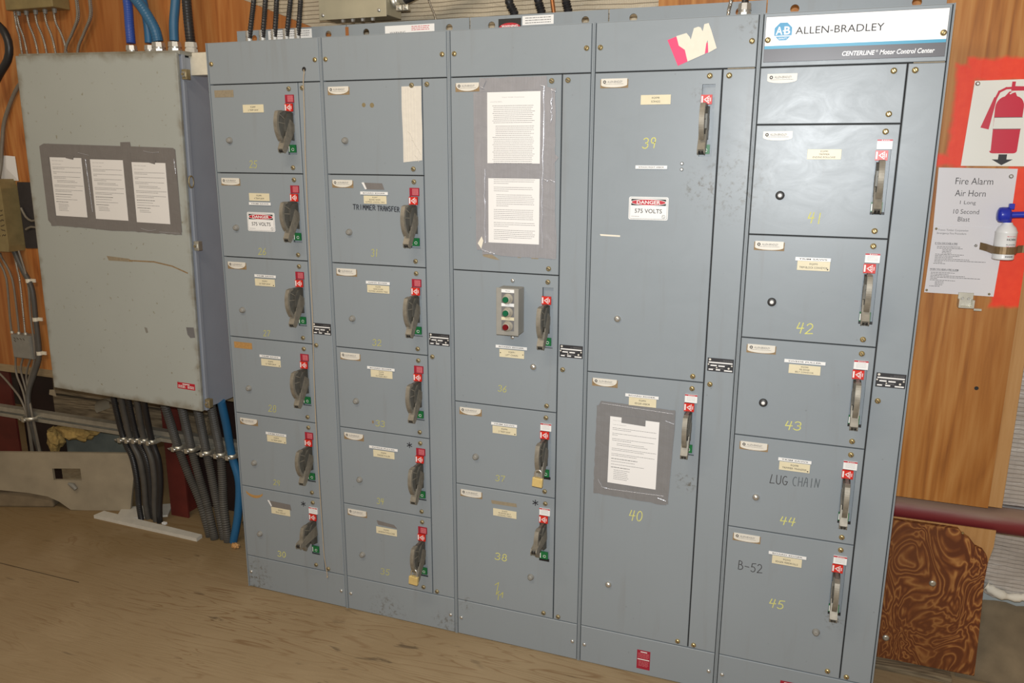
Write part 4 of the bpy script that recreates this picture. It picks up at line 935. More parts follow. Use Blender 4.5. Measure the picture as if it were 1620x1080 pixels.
# padlocks
def padlock(n, x, z, label):
    t = thing('padlock', label, 'padlock', (sec_x(n, x + .25), -2.98 * I, (z + .34) * I), 'brass padlocks on the handles'); t.rotation_euler = (0, radians(4), 0)
    b = MB(); b.box(-.019, .019, -.0075, .0075, -.034, .0, 'padlock_brass', ch=.002); b.build('lock_body', t)
    b = MB(); r = .0125; L = [(-r, 0, -.004), (-r, 0, .014)] + [(p[0], 0, p[1]) for p in arc(0, .016, r, .0135, 180, 0, 10)] + [(r, 0, .014), (r, 0, -.004)]
    b.tube(L, .0032, 'zinc', 10); b.build('shackle', t)
padlock(2, 14.02, 10.0, 'small brass padlock hanging from the handle of door 35')
padlock(3, 14.06, 29.35, 'small brass padlock hanging from the handle of door 37')

# string
sp = [(17.24, 85.7), (17.3, 85.2), (17.07, 83.96), (16.95, 79), (16.75, 74.2), (16.6, 66), (16.57, 61.2), (16.45, 54), (16.45, 49.54), (16.09, 39.4), (15.98, 30), (15.99, 22.3), (16.08, 14), (16.15, 8.8), (16.5, 6.2), (16.55, 5.2)]
b = MB(); b.tube(curve([(x * I, -.0045, z * I) for x, z in sp], .03), .0018, 'string_tan', 6); o = b.build('string'); tag(o, 'thin tan string hanging from a hole beside doors 25 to 30', 'string')
b = MB(); b.lathe((0, 0, 0), (0, -1, 0), [(.003, 0), (.004, .003), (.002, .006)], 'string_tan', 8); b.build('knot', o, (16.55 * I, -.002, 5.15 * I))
# ------------------------------------------------------------------ left enclosure (a 36 x 60 inch wall box hung slightly crooked)
EX, EZ = -0.7225, 0.7545
enc = thing('metal_enclosure', 'big beige-grey wall enclosure with a closed door, left of the cabinet row', 'enclosure', (EX, 0, EZ)); enc.rotation_euler = (0, radians(1.2), 0)
WX, HH = .4505, 1.53
b = MB(); b.box(-WX + .012, WX - .014, .160, .420, .004, HH - .012, 'enclosure_side', ch=.003)
b.box(-WX + .004, WX - .002, .142, .160, -.002, HH - .004, 'enclosure_side', ch=.002)
b.box(-WX + .012, WX - .010, .133, .145, .008, HH - .012, 'enclosure_side')
b.build('body', enc)
b = MB(); b.box(-WX, WX - .006, .115, .131, 0, HH, 'enclosure_paint', ch=.004); de = b.build('door', enc)
b = MB(); b.box(-WX + .004, WX - .004, .131, .400, HH - .006, HH + .010, 'enclosure_paint', ch=.002); b.build('drip_cap', enc)
for i, z in enumerate((1.447, .745, .035)):
    b = MB(); b.box(-.004, .022, -.012, .012, -.020, .020, 'dull_brass' if i != 1 else 'galvanised', ch=.002); b.box(.004, .016, -.020, -.010, -.010, .010, 'zinc', ch=.001); b.lathe((.010, -.020, 0), (0, -1, 0), [(.006, 0), (.005, .005)], 'dull_brass', 8)
    b.build('door_clamp', enc, (WX, .146, z))
b = MB(); b.tube([(.002, 0, p[1]) if False else (p[0] * .0 + .004, -.004 + p[0], p[1]) for p in arc(0, 0, .013, .024, 0, 360, 16)], .004, 'dull_brass', 8); b.build('hasp', enc, (WX - .008, .150, 1.015))
b = MB(); b.box(-.049, .049, -.0008, 0, -.0145, .0145, 'red_label')
b.rect(-.02, .02, .006, .010, -.0011, 'white_plastic')
for i in range(3): word_bars(b, -.044, -.004, .001 - i * .0045, .0022, -.0011, 'white_plastic'); word_bars(b, .008, .044, .001 - i * .0045, .0022, -.0011, 'white_plastic')
b.build('warning_label', enc, (.366, .1148, .111))
b = MB()   # marks left by old tape
b.prism([(-.03, .672), (.10, .668), (.12, .655), (-.02, .652)], .1147, .1150, 'adhesive_tan'); b.strokes([[(.10, .660), (.24, .664), (.34, .652), (.42, .628)]], .006, .1146, 'adhesive')
b.prism([(.152, .362), (.168, .360), (.172, .338), (.160, .335)], .1147, .1150, 'box_grey'); b.prism([(.39, .385), (.432, .388), (.436, .342), (.41, .338), (.395, .352)], .1147, .1150, 'print_grey')
b.build('tape_residue', enc)
bx = MB(); bx.box(-.050, .050, 0, .045, -.046, .046, 'galvanised', ch=.002); bx.box(-.048, .048, -.003, .0, -.044, .044, 'galv_cover', ch=.001)
o = bx.build('junction_box', None, (-.214, .205, 2.238)); tag(o, 'small square galvanised junction box at the top right of the beige enclosure', 'junction box')

# three procedures under one frame of tape
t = thing('lockout_notice', 'three printed pages side by side in dark duct tape on the beige enclosure', 'notice', (-.6875, .1146, 1.54)); t.rotation_euler = (0, radians(.9), 0)
cx, cz = -.6875, 1.54
b = MB(); P = lambda pts: [(x - cx, z - cz) for x, z in pts]
b.prism(P([(-1.068, 1.900), (-1.040, 1.912), (-.595, 1.908), (-.594, 1.924), (-.540, 1.926), (-.538, 1.908), (-.312, 1.905), (-.300, 1.898), (-.298, 1.555), (-.69, 1.541), (-1.050, 1.553), (-1.066, 1.57)]), -.0010, -.0001, 'duct_tape_dark')
for p0, p1, wd in (((-1.06, 1.878), (-.305, 1.874), .046), ((-1.05, 1.57), (-.30, 1.566), .046), ((-1.042, 1.88), (-1.040, 1.57), .046), ((-.797, 1.88), (-.797, 1.56), .046), ((-.566, 1.92), (-.566, 1.56), .046), ((-.325, 1.90), (-.322, 1.56), .046)):
    tape_strip(b, P([p0])[0], P([p1])[0], wd, -.0013, 'duct_tape_dark')
for L in (((-.80, 1.85), (-.795, 1.74), (-.79, 1.62)), ((-.84, 1.876), (-.78, 1.866)), ((-.47, 1.89), (-.43, 1.884), (-.39, 1.886)), ((-.52, 1.56), (-.48, 1.553), (-.44, 1.558)), ((-.31, 1.86), (-.305, 1.80)), ((-.42, 1.55), (-.31, 1.549))):
    b.tube(curve([(p[0] - cx, -.0022 - .001 * random.random(), p[1] - cz) for p in L], .01), .0008, 'tape_crease_glint', 6)
b.build('duct_tape', t)
for (x0, x1, zb, zt, last) in ((-1.0115, -.824, 1.5935, 1.853, 5), (-.774, -.588, 1.590, 1.849, 3), (-.5405, -.357, 1.5865, 1.842, 2)):
    b = MB(); printed_sheet(b, x0 - cx, x1 - cx, zb - cz, zt - cz, -.0022, lockout_spec(last), .0014); b.build('paper_page', t)
for x, z, w in ((-.895, 1.855, .030), (-.43, 1.846, .022), (-.685, 1.853, .0)):
    if w: b = MB(); b.prism([(x - cx - w, z - cz + .006), (x - cx + w, z - cz + .006), (x - cx + w * .8, z - cz - .010), (x - cx - w * .6, z - cz - .004)], -.0034, -.0028, 'duct_tape_dark'); b.build('tape_tab', t)

# ------------------------------------------------------------------ conduits
def connector(parent, p, up=(0, 0, 1), r=.026, mat='galvanised', h=.05):
    b = MB(); b.ring((0, 0, 0), Vector(up) * h * .45, r, r, mat, 8, smooth=False); b.ring(Vector(up) * h * .45, Vector(up) * h * .6, r * .86, r * .86, mat, 14); b.ring(Vector(up) * h * .6, Vector(up) * h, r * .98, r * .9, mat, 8, smooth=False)
    return b.build('connector', parent, p)
def run(name, label, cat, pts, r, mat, group=None, flex=None, conns=(), cm='galvanised', cr=None):
    base = Vector(pts[0]); b = MB(); q = [Vector(p) - base for p in pts]
    if flex: b.flex(q, r, mat, flex[0], flex[1])
    else: b.tube(curve(q, .025), r, mat, 12)
    o = b.build(name, None, base); tag(o, label, cat, group)
    for p, up in conns: connector(o, Vector(p) - base, up, cr or r * 1.35, cm)
    return o
g = 'flexible conduits above the beige enclosure'
run('flexible_conduit', 'bright royal blue conduit, leftmost of the blue ones over the beige enclosure', 'conduit', [(-.638, .28, 2.345), (-.642, .285, 2.42), (-.655, .30, 2.53), (-.685, .31, 2.72), (-.73, .32, 3.0)], .0195, 'royal_conduit', g, (.010, .05), [((-.638, .28, 2.285), (0, 0, 1))], 'zinc')
run('flexible_conduit', 'thin blue conduit crossing behind the thick teal one over the beige enclosure', 'conduit', [(-.557, .30, 2.345), (-.560, .305, 2.42), (-.588, .32, 2.53), (-.62, .325, 2.65), (-.66, .33, 3.0)], .0175, 'blue_conduit', g, None, [((-.557, .30, 2.285), (0, 0, 1))], 'zinc')
run('flexible_conduit', 'thick teal conduit bending left over the beige enclosure', 'conduit', [(-.478, .27, 2.345), (-.488, .265, 2.40), (-.535, .26, 2.48), (-.605, .26, 2.56), (-.70, .27, 2.70), (-.78, .28, 3.0)], .0225, 'teal_conduit', g, (.011, .04), [((-.478, .27, 2.290), (0, 0, 1))], 'zinc', .031)
run('flexible_conduit', 'straight teal conduit just left of the black one over the beige enclosure', 'conduit', [(-.400, .28, 2.345), (-.398, .285, 2.42), (-.388, .30, 2.53), (-.375, .31, 2.7), (-.36, .32, 3.0)], .0190, 'teal_conduit', g, None, [((-.400, .28, 2.290), (0, 0, 1))], 'zinc', .030)
run('flexible_conduit', 'ribbed black conduit at the right end of the beige enclosure top', 'conduit', [(-.313, .28, 2.335), (-.316, .28, 2.42), (-.326, .29, 2.53), (-.34, .30, 2.7), (-.36, .32, 3.0)], .0200, 'black_conduit', g, (.012, .08), [((-.313, .28, 2.285), (0, 0, 1))], 'white_board')
g = 'black flexible conduits entering the top of the first section'
for i, (xa, xb) in enumerate(((.129, .159), (.191, .213), (.246, .264), (.300, .326), (.351, .371))):
    s = (xb - xa) / .134
    run('flexible_conduit', '%s thin black conduit from the left atop the doors 25 to 30 section' % ORD[i], 'conduit', [(xa - .003, .10, 2.304), (xa + s * .07, .10, 2.38), (xb + s * .03, .10, 2.47), (xb + s * .20, .13, 2.75), (xb + s * .25, .2, 3.1)], .0100, 'black_conduit', g, (.009, .14), [((xa - .004, .10, 2.2865), (0, 0, 1))], 'zinc', .012)
g = 'coarse ribbed conduits behind the cabinet tops'
for i, (xa, xb, w) in enumerate(((1.138, 1.122, 'first'), (1.242, 1.232, 'middle'), (1.342, 1.334, 'last'))):
    s = (xb - xa) / .05
    run('flexible_conduit', '%s of three coarse ribbed black conduits rising behind the doors 36 to 38 section' % w, 'conduit', [(xa - s * .03, .32, 2.2865), (xa, .32, 2.375), (xb + s * .04, .32, 2.46), (xb + s * .12, .33, 2.8)], .0165, 'black_conduit', g, (.014, .22))
run('flexible_conduit', 'ribbed black conduit with a shiny collar near the left edge of the maker sign', 'conduit', [(1.970, .13, 2.300), (1.970, .13, 2.36), (1.967, .14, 2.6), (1.96, .2, 3.0)], .0115, 'black_conduit', None, (.010, .14), [((1.970, .13, 2.2865), (0, 0, 1))], 'zinc', .022)
run('armoured_cable', 'thin armoured cable left of the black conduit by the maker sign', 'cable', [(1.921, .13, 2.2865), (1.922, .13, 2.32), (1.929, .135, 2.37), (1.945, .16, 2.6), (1.96, .22, 3.0)], .0058, 'armoured_cable', None, (.008, .18))
run('copper_pipe', 'orange copper pipe between the coarse ribbed black conduits', 'pipe', [(1.300, .34, 2.2865), (1.287, .34, 2.36), (1.275, .34, 2.42), (1.22, .35, 2.9)], .0075, 'copper')
run('thin_rod', 'thin pale rod leaning behind the tops right of the khaki box', 'rod', [(.815, .36, 2.2865), (.792, .375, 2.388), (.756, .39, 2.461), (.70, .40, 2.62)], .0035, 'armoured_cable')
b = MB(); b.box(.503, .517, .186, .1867, 2.288, 2.345, 'copper'); o = b.build('joint_strip'); tag(o, 'short copper coloured strip at the joint between the first two lifting angles', 'strip')

# khaki junction box above the tops
t = thing('junction_box', 'khaki metal junction box above the blank door section', 'junction box', (.47, .36, 2.40))
b = MB(); b.box(-.150, .149, -.058, .060, .0, .55, 'box_khaki', ch=.002); b.build('box', t)
b = MB(); b.box(-.153, .149, -.062, -.058, -.006, .55, 'box_khaki', ch=.001); cv = b.build('cover', t)
for x, z in ((-.135, .012), (.118, .018)): put('cover_screw', RIVET, cv, (x, -.062, z))
for i in range(4):
    b = MB(); b.ring((0, 0, 0), (0, 0, -.012), .010, .008, 'zinc', 6, smooth=False); b.build('knockout_bolt', t, (-.07 + .045 * i, -.02, .0))
t2 = thing('cable_fitting', 'shiny clamp fitting with a thick black cable on the khaki box side', 'cable fitting', (.622, .36, 2.458))
b = MB(); b.lathe((0, 0, 0), (1, 0, .22), [(.030, 0), (.030, .012), (.024, .014), (.024, .030), (.028, .032), (.028, .048)], 'galvanised', 20); b.build('collar', t2)
for x in (.030, .058):
    b = MB(); b.box(-.013, .013, -.012, .012, -.012, .010, 'galvanised', ch=.003); b.ring((0, -.012, 0), (0, -.019, 0), .007, .006, 'zinc', 6, smooth=False); b.build('clamp_bolt', t2, (x, -.012, -.028))
b = MB(); b.tube(curve([(.045, 0, .010), (.10, .0, .028), (.22, .0, .075), (.5, .02, .24)], .03), .024, 'black_conduit', 14); b.build('cable', t2)

# insulation seen through the framing
def wavy(name, label, x0, x1, z0, z1, y, mat, amp=.008, nx=30, nz=24, cat='insulation', ragged=0.0, mask=None):
    v = []; f = []
    for j in range(nz + 1):
        for i in range(nx + 1):
            x = x0 + (x1 - x0) * i / nx; z = z0 + (z1 - z0) * j / nz
            if j == 0: z += ragged * (random.random() - .6)
            v.append((x, y + amp * (sin(x * 9 + z * 5) + .6 * sin(z * 23 + 3 * sin(x * 4))) * .6 + random.uniform(-1, 1) * amp * .15, z))
    n = len(v); v += [(p[0], p[1] + .02, p[2]) for p in v]
    f = [[j * (nx + 1) + i, j * (nx + 1) + i + 1, (j + 1) * (nx + 1) + i + 1, (j + 1) * (nx + 1) + i] for j in range(nz) for i in range(nx)]
    f += [[k + n for k in q[::-1]] for q in f]
    b = MB(); b.add(v, f, mat, True); o = b.build(name); tag(o, label, cat); return o
wavy('insulation_blanket', 'pale mesh-faced insulation showing above the middle cabinet tops', -.6, 1.644, 1.9, 3.4, .520, 'faced_insulation', .007, 60, 40)
wavy('insulation_blanket', 'silver foil insulation right of the plywood edge, above the red pipe', 2.934, 4.6, .66, 1.20, .505, 'foil_insulation', .008)
INS = wavy('insulation_blanket', 'torn silver foil insulation below the red pipe at the right edge', 2.55, 4.6, .265, .66, .600, 'foil_insulation', .016, 80, 24, 'insulation', .05)
b = MB(); b.tube(curve([(2.955, .588, .29), (3.0, .575, .272), (3.05, .58, .265), (3.12, .575, .28), (3.3, .58, .27)], .01), [random.uniform(.010, .022) for _ in curve([(2.955, .588, .29), (3.0, .575, .272), (3.05, .58, .265), (3.12, .575, .28), (3.3, .58, .27)], .01)], 'torn_paper', 8)
o = b.build('torn_facing', INS); o['label'] = 'crumpled torn white edge of the facing'
b = MB(); b.box(2.934, 4.6, .55, .58, 1.20, 1.56, 'enclosure_side'); o = b.build('sheet_metal'); tag(o, 'blue-grey sheet metal behind the stud above the foil insulation', 'metal sheet')
b = MB(); b.box(2.5, 4.2, .640, .80, 0, .33, 'concrete', ch=.01); struct(b.build('curb'), 'pale concrete curb under the torn insulation')
v = []; nx, ny = 36, 14
b = MB()
for j in range(ny + 1):
    for i in range(nx + 1):
        x = 2.86 + 1.3 * i / nx; yy = .40 + .238 * j / ny
        h = .205 * (max(0, (yy - .42)) / .22) ** .8 * min(1, (x - 2.86) / .08); v.append((x, yy, .002 + h + (random.uniform(-.006, .006) if h > .01 else 0)))
b.add(v, [[j * (nx + 1) + i, j * (nx + 1) + i + 1, (j + 1) * (nx + 1) + i + 1, (j + 1) * (nx + 1) + i] for j in range(ny) for i in range(nx)], 'earth', True)
o = b.build('dirt_bank'); tag(o, 'brown bank of sawdust and dirt against the concrete curb', 'dirt', kind='stuff')
b = MB(); b.ring((1.0, .478, .610), (4.2, .478, .607), .047, .047, 'red_pipe', 28); o = b.build('sprinkler_pipe'); tag(o, 'dusty dark red pipe running along the wall right of the cabinets', 'pipe')

# lower plywood offcut
t = thing('plywood_offcut', 'strongly grained dark plywood sheet standing below the red pipe', 'plywood sheet', (2.75, .40, .0))
b = MB(); b.prism([(x - 2.75, z) for x, z in ((2.50, .585), (2.80, .587), (2.815, .57), (2.84, .555), (2.86, .53), (2.885, .52), (2.90, .50), (2.906, .48), (2.904, .40), (2.912, .2), (2.918, .022), (2.50, .022))], -.006, .014, 'grainy_plywood')
b.build('face_ply', t)
b = MB(); b.prism([(x - 2.75, z) for x, z in ((2.55, .590), (2.921, .592), (2.921, .53), (2.911, .47), (2.89, .46), (2.75, .46), (2.55, .50))], .0145, .020, 'stud_wood'); b.build('inner_ply', t)
for x, z, r in ((2.743, .362, .012), (2.613, .108, .012), (2.815, .575, .005)):
    b = MB(); b.lathe((0, 0, 0), (0, -1, 0), [(r, 0), (r, .003), (r * .6, .005)], 'galvanised' if r > .01 else 'brass', 14); b.build('fastener', t, (x - 2.75, -.006, z))
b = MB(); b.box(2.42, 2.84, .345, .465, .0, .020, 'weathered_timber', ch=.003); o = b.build('timber_sill'); tag(o, 'weathered grey timber lying under the grained plywood sheet', 'timber')

# ------------------------------------------------------------------ signs and gear on the right wall
t = thing('extinguisher_sign', 'white fire extinguisher sign with a black arrow inside the orange paint', 'sign', (2.780, .4245, 1.98))
b = MB(); cx, cz = 2.780, 1.98; y = -.0023
b.prism([(-.116, -.133), (.11, -.133), (.11, .135), (-.107, .133)], -.002, 0, 'sign_paint'); b.build('sign_plate', t)
b = MB()
body = [(-.036, -.085)] + arc(-.030, -.085, .010, .008, 180, 270, 3) + arc(.028, -.085, .010, .008, 270, 360, 3) + [(.040, .045)] + arc(.012, .050, .028, .034, 0, 80, 5) + [(.010, .098), (-.006, .098)] + arc(-.012, .050, .028, .034, 100, 180, 5)
b.sheet(body, y, 'ext_red')
b.sheet([(-.074, -.012), (-.050, -.018), (-.038, .080), (-.046, .082)], y - .0003, 'ext_red')
b.strokes([[(-.042, .076), (-.034, .098), (-.016, .108), (.004, .109)]], .007, y - .0005, 'ext_red')
b.sheet([(-.002, .100), (.050, .100), (.055, .112), (.008, .114), (.008, .128), (-.002, .128)], y - .0002, 'ext_red')
b.strokes([arc(.018, .088, .022, .010, 160, 20, 6)], .004, y - .0003, 'sign_paint')
b.rect(-.038, .040, -.016, .018, y - .0003, 'sign_paint'); b.strokes([[(-.038, .019), (.040, .019)], [(-.038, -.017), (.040, -.017)]], .0016, y - .0004, 'print_grey')
b.build('extinguisher_symbol', t)
b = MB(); b.sheet([(-.012, -.096), (.012, -.096), (.012, -.112), (.030, -.112), (.0, -.130), (-.030, -.112), (-.012, -.112)], y, 'black'); b.build('arrow_symbol', t)
put('mounting_screw', RIVET, t, (-.098, -.002, .124))
t = thing('fire_alarm_notice', 'laminated Fire Alarm Air Horn notice under the extinguisher sign', 'notice', (2.714, .4245, 1.745)); cx, cz = 2.714, 1.745
b = MB(); b.prism([(-.114, .096), (.114, .094), (.114, -.12), (-.108, -.12)], -.0016, -.0002, 'laminated'); y = -.0019
for s, x0, x1, z, h in (('Fire Alarm', 2.655, 2.764, 1.798, .0215), ('Air Horn', 2.658, 2.747, 1.759, .0205), ('1 Long', 2.676, 2.722, 1.727, .015), ('10 Second', 2.660, 2.735, 1.699, .015), ('Blast', 2.676, 2.711, 1.674, .015)):
    b.text(s, x0 - cx, x1 - cx, z - cz - h * .5, z - cz + h * .5, y, 'ink', -.006)
b.build('page', t); put('mounting_screw', RIVET, t, (2.812 - cx, -.0016, 1.815 - cz))
t = thing('fire_procedure_notice', 'laminated emergency fire procedure page overlapping the Fire Alarm notice', 'notice', (2.709, .4225, 1.535)); cx, cz = 2.709, 1.535
b = MB(); b.prism([(-.103, .116), (.108, .112), (.102, -.114), (-.107, -.112)], -.0016, -.0002, 'laminated'); y = -.0019
b.text('Tresco Timber Corporation', -.088, .002, .097, .105, y, 'print_grey'); b.text('Emergency Fire Procedure', -.090, -.003, .086, .094, y, 'print_grey')
b.text('IF YOU DISCOVER A FIRE', -.092, -.025, .054, .060, y, 'ink', .01); b.rect(-.092, -.025, .052, .0527, y, 'ink')
for i, (a, c) in enumerate(((-.085, -.015), (-.085, -.008), (-.068, -.040), (-.068, -.042), (-.068, -.040), (-.088, -.002), (-.088, -.015), (-.088, -.034), (-.088, .016), (-.088, .065), (-.088, -.064), (-.090, -.054))): word_bars(b, a, c, .046 - i * .0052, .0017, y, 'print_grey')
b.text('WHEN YOU HEAR A FIRE ALARM', -.098, -.012, -.034, -.028, y, 'ink', .01); b.rect(-.098, -.012, -.0362, -.0355, y, 'ink')
for i, (a, c) in enumerate(((-.094, -.022), (-.094, -.040), (-.094, .010), (-.094, .057), (-.094, -.070), (-.094, -.018), (-.078, -.052), (-.078, -.052), (-.078, -.055), (-.094, -.062))): word_bars(b, a, c, -.042 - i * .0052, .0017, y, 'print_grey')
b.build('page', t)
for x, z in ((-.094, .105), (-.100, -.104), (.088, -.106)): put('mounting_screw', screw_mesh('mounting_screw', .0040, 'dull_brass'), t, (x, -.0016, z))
# air horn in its strap
HX, HY, HZ = 2.812, .375, 1.553
t = thing('air_horn', 'blue and white air horn can held by a brown strap beside the notices', 'air horn', (HX, HY, HZ))
b = MB(); b.lathe((0, 0, 0), (0, 0, 1), [(.030, 0), (.032, .003), (.0315, .006), (.0315, .085), (.0325, .087), (.030, .092), (.026, .102), (.016, .112), (.014, .118)], 'white_plastic', 28)
cylx = lambda u, z, r=.0321: (r * sin(u), -r * cos(u), z)
def wrap_text(b, s, u0, u1, z0, z1, mat, bold=0.0):
    V, F, (a, bb, c, d) = glyphs(s, bold, 0)
    b.add([cylx(u0 + (p[0] - a) / (bb - a) * (u1 - u0), z0 + (p[1] - c) / (d - c) * (z1 - z0)) for p in V], F, mat)
wrap_text(b, 'HORN', -.05, .85, .062, .069, 'ink', .02); wrap_text(b, 'Marine Sport', -.05, .85, .073, .077, 'print_red', .01); wrap_text(b, 'KLAXON', -.05, .85, .047, .051, 'ink', .01); wrap_text(b, 'AIR HORN', -.05, .8, .041, .0445, 'print_red')
b.strokes([], .001, 0, 'ink')
for i in range(9): b.add([cylx(u, z) for u, z in ((.0 + i * .09, .008), (.05 + i * .09, .008), (.05 + i * .09, .013), (.0 + i * .09, .013))], [[0, 1, 2, 3]], 'ink')
b.build('can', t)
b = MB(); b.lathe((-.004, 0, .116), (0, 0, 1), [(.010, 0), (.014, .004), (.0145, .020), (.010, .028)], 'horn_blue', 18)
b.lathe((-.034, 0, .142), (1, 0, 0), [(.006, 0), (.016, .001), (.023, .006), (.0245, .014), (.0245, .030), (.022, .036), (.014, .040)], 'horn_blue', 24)
b.box(-.004, .012, -.008, .008, .160, .178, 'horn_blue', ch=.002)
b.lathe((.004, 0, .142), (1, -.05, .06), [(.010, 0), (.010, .03), (.012, .07), (.018, .12), (.032, .16), (.036, .165)], 'horn_blue', 22)
b.build('horn', t)
b = MB(); pts = [(-.090, .046)] + [(-.062, .046), (-.045, .030)] + [(.0345 * sin(radians(a)), -.0345 * cos(radians(a))) for a in range(-75, 76, 15)] + [(.045, .030), (.062, .046), (.090, .046)]
zz = [.012 + .010 * max(0, (-p[0] - .033)) / .055 for p in pts]
v = []
for (x, yy), zo in zip(pts, zz): v += [(x, yy, zo + .006), (x, yy, zo + .030), (x, yy + .0018, zo + .030), (x, yy + .0018, zo + .006)]
n = len(pts); f = []
for i in range(n - 1):
    for k in range(4): f.append([4 * i + k, 4 * (i + 1) + k, 4 * (i + 1) + (k + 1) % 4, 4 * i + (k + 1) % 4])
f += [[3, 2, 1, 0], [4 * n - 4, 4 * n - 3, 4 * n - 2, 4 * n - 1]]
b.add(v, [x[::-1] for x in f], 'strap_brown'); b.build('strap', t)
put('mounting_screw', screw_mesh('mounting_screw', .005, 'zinc'), t, (-.074, .044, .036))
b = MB(); b.box(2.706, 2.752, .418, .4245, 1.385, 1.43, 'galvanised', ch=.001); b.box(2.706, 2.752, .385, .418, 1.382, 1.386, 'galvanised', ch=.0008); b.box(2.706, 2.712, .385, .42, 1.385, 1.41, 'galvanised'); b.box(2.746, 2.752, .385, .42, 1.385, 1.41, 'galvanised'); b.box(2.752, 2.775, .385, .392, 1.376, 1.383, 'galvanised')
for x in (2.72, 2.738): b.lathe((x, .418, 1.41), (0, -1, 0), [(.005, 0), (.004, .004)], 'zinc', 10)
o = b.build('mounting_bracket'); tag(o, 'small empty galvanised bracket screwed to the plywood below the notices', 'bracket')
b = MB(); b.disc(2.80, 1.10, .007, .4246, 'black', 10)
o = b.build('nail_hole'); tag(o, 'dark nail hole in the plywood right of the lower cabinet sections', 'nail hole')

# ------------------------------------------------------------------ lower left bay
b = MB(); b.box(-2.60, -.012, .382, .40, .452, .508, 'strut_metal'); b.box(-2.60, -.012, .360, .382, .496, .508, 'strut_metal'); b.box(-2.60, -.012, .360, .382, .452, .464, 'strut_metal'); b.box(-2.60, -.012, .358, .361, .484, .500, 'strut_metal'); b.box(-2.60, -.012, .358, .361, .460, .472, 'strut_metal')
b.build('strut_rail'); o = bpy.data.objects['strut_rail']; tag(o, 'long horizontal steel strut rail behind the hanging conduits', 'strut rail')
thin = [((-.952, .25, .755), (-.985, .32, .455), (-.955, .345, 0), 'ribbed'), ((-.902, .25, .755), (-.939, .32, .457), (-.930, .366, 0), ''), ((-.856, .25, .755), (-.893, .32, .462), (-.901, .377, 0), 'ribbed'), ((-.800, .25, .755), (-.849, .32, .465), (-.868, .358, 0), ''), ((-.756, .25, .755), (-.799, .32, .465), (-.838, .352, 0), '')]
def clampset(p, label, r=.02):
    t = thing('strut_clamp', label, 'conduit clamp', p, 'conduit clamps on the strut rail')
    b = MB(); pts = arc(0, 0, r + .003, r + .003, -20, 200, 12); v = []
    for q in pts: v += [(q[0], -q[1], -.011), (q[0], -q[1], .011)]
    ring = [(q[0], -q[1]) for q in pts]
    f = [[2 * i, 2 * i + 2, 2 * i + 3, 2 * i + 1] for i in range(len(pts) - 1)]
    v2 = [(x * 1.1, y_ * 1.1, z) for x, y_, z in v]; n = len(v)
    b.add(v + v2, f + [[k + n for k in q[::-1]] for q in f] + [[2 * i, 2 * i + n, 2 * i + 2 + n, 2 * i + 2] for i in range(len(pts) - 1)] + [[2 * i + 1, 2 * i + 3, 2 * i + 3 + n, 2 * i + 1 + n] for i in range(len(pts) - 1)], 'galvanised', True)
    for s in (-1, 1): b.box(s * (r + .002) - .003, s * (r + .002) + .003, 0, .042, -.012, .012, 'galvanised')
    b.build('clamp_band', t)
    b = MB(); b.box(-.010, .008, -r - .018, -r - .002, -.012, .012, 'galvanised', ch=.002); b.lathe((-.016, -r - .012, 0), (-1, 0, 0), [(.008, 0), (.008, .006), (.0035, .007), (.0035, .016)], 'zinc', 6); b.lathe((.008, -r - .012, 0), (1, 0, 0), [(.007, 0), (.007, .005), (.003, .006), (.003, .010)], 'zinc', 6)
    b.build('clamp_bolt', t); return t
for i, (a, c, e, kind) in enumerate(thin):
    A, Cc, E_ = Vector(a), Vector(c), Vector(e)
    run('hanging_conduit', '%s thin black conduit from the left in the left bunch under the enclosure' % ORD[i], 'conduit', [A, A.lerp(Cc, .5) + Vector((-.004, 0, 0)), Cc, Cc.lerp(E_, .22) + Vector((.030, 0, 0)), Cc.lerp(E_, .5) + Vector((.028, 0, 0)), Cc.lerp(E_, .8) + Vector((.006, 0, 0)), E_], .0150, 'dusty_conduit' if i % 2 else 'black_conduit', 'thin black conduits of the left bunch', (.009, .10) if kind else None)
    clampset((Cc.x, Cc.y, Cc.z), 'shiny clamp around the %s thin black conduit from the left' % ORD[i], .0155)
thick = [((-.640, .25, .755), (-.645, .33, .452), (-.486, .320, 0)), ((-.532, .25, .755), (-.562, .33, .454), (-.443, .304, 0)), ((-.436, .25, .755), (-.470, .33, .450), (-.402, .324, 0)), ((-.350, .25, .755), (-.386, .33, .452), (-.362, .305, 0))]
for i, (a, c, e) in enumerate(thick):
    A, Cc, E_ = Vector(a), Vector(c), Vector(e); bow = Vector((-.020 + .01 * i, 0, 0))
    run('hanging_conduit', '%s thick ribbed black conduit from the left in the right bunch under the enclosure' % ORD[i], 'conduit', [A, A.lerp(Cc, .5), Cc, Cc.lerp(E_, .3) - bow * .2, Cc.lerp(E_, .6) - bow * .8, E_], .0215, 'dusty_conduit', 'thick ribbed conduits of the right bunch', (.0105, .24))
    clampset((Cc.x, Cc.y, Cc.z), 'large clamp around the %s thick ribbed conduit from the left' % ORD[i], .0225)
run('hanging_conduit', 'bright blue conduit hanging beside the lower left corner of the cabinet row', 'conduit', [(-.285, .25, .755), (-.300, .29, .62), (-.318, .33, .454), (-.292, .335, .32), (-.305, .325, .15), (-.338, .313, 0)], .0195, 'blue_conduit')
clampset((-.318, .33, .452), 'clamp around the bright blue hanging conduit', .0205)
run('hanging_conduit', 'short black conduit stub in the shadow right of the blue hanging conduit', 'conduit', [(-.275, .345, .11), (-.27, .35, .05), (-.262, .352, 0)], .020, 'black_conduit', None, (.0105, .12))
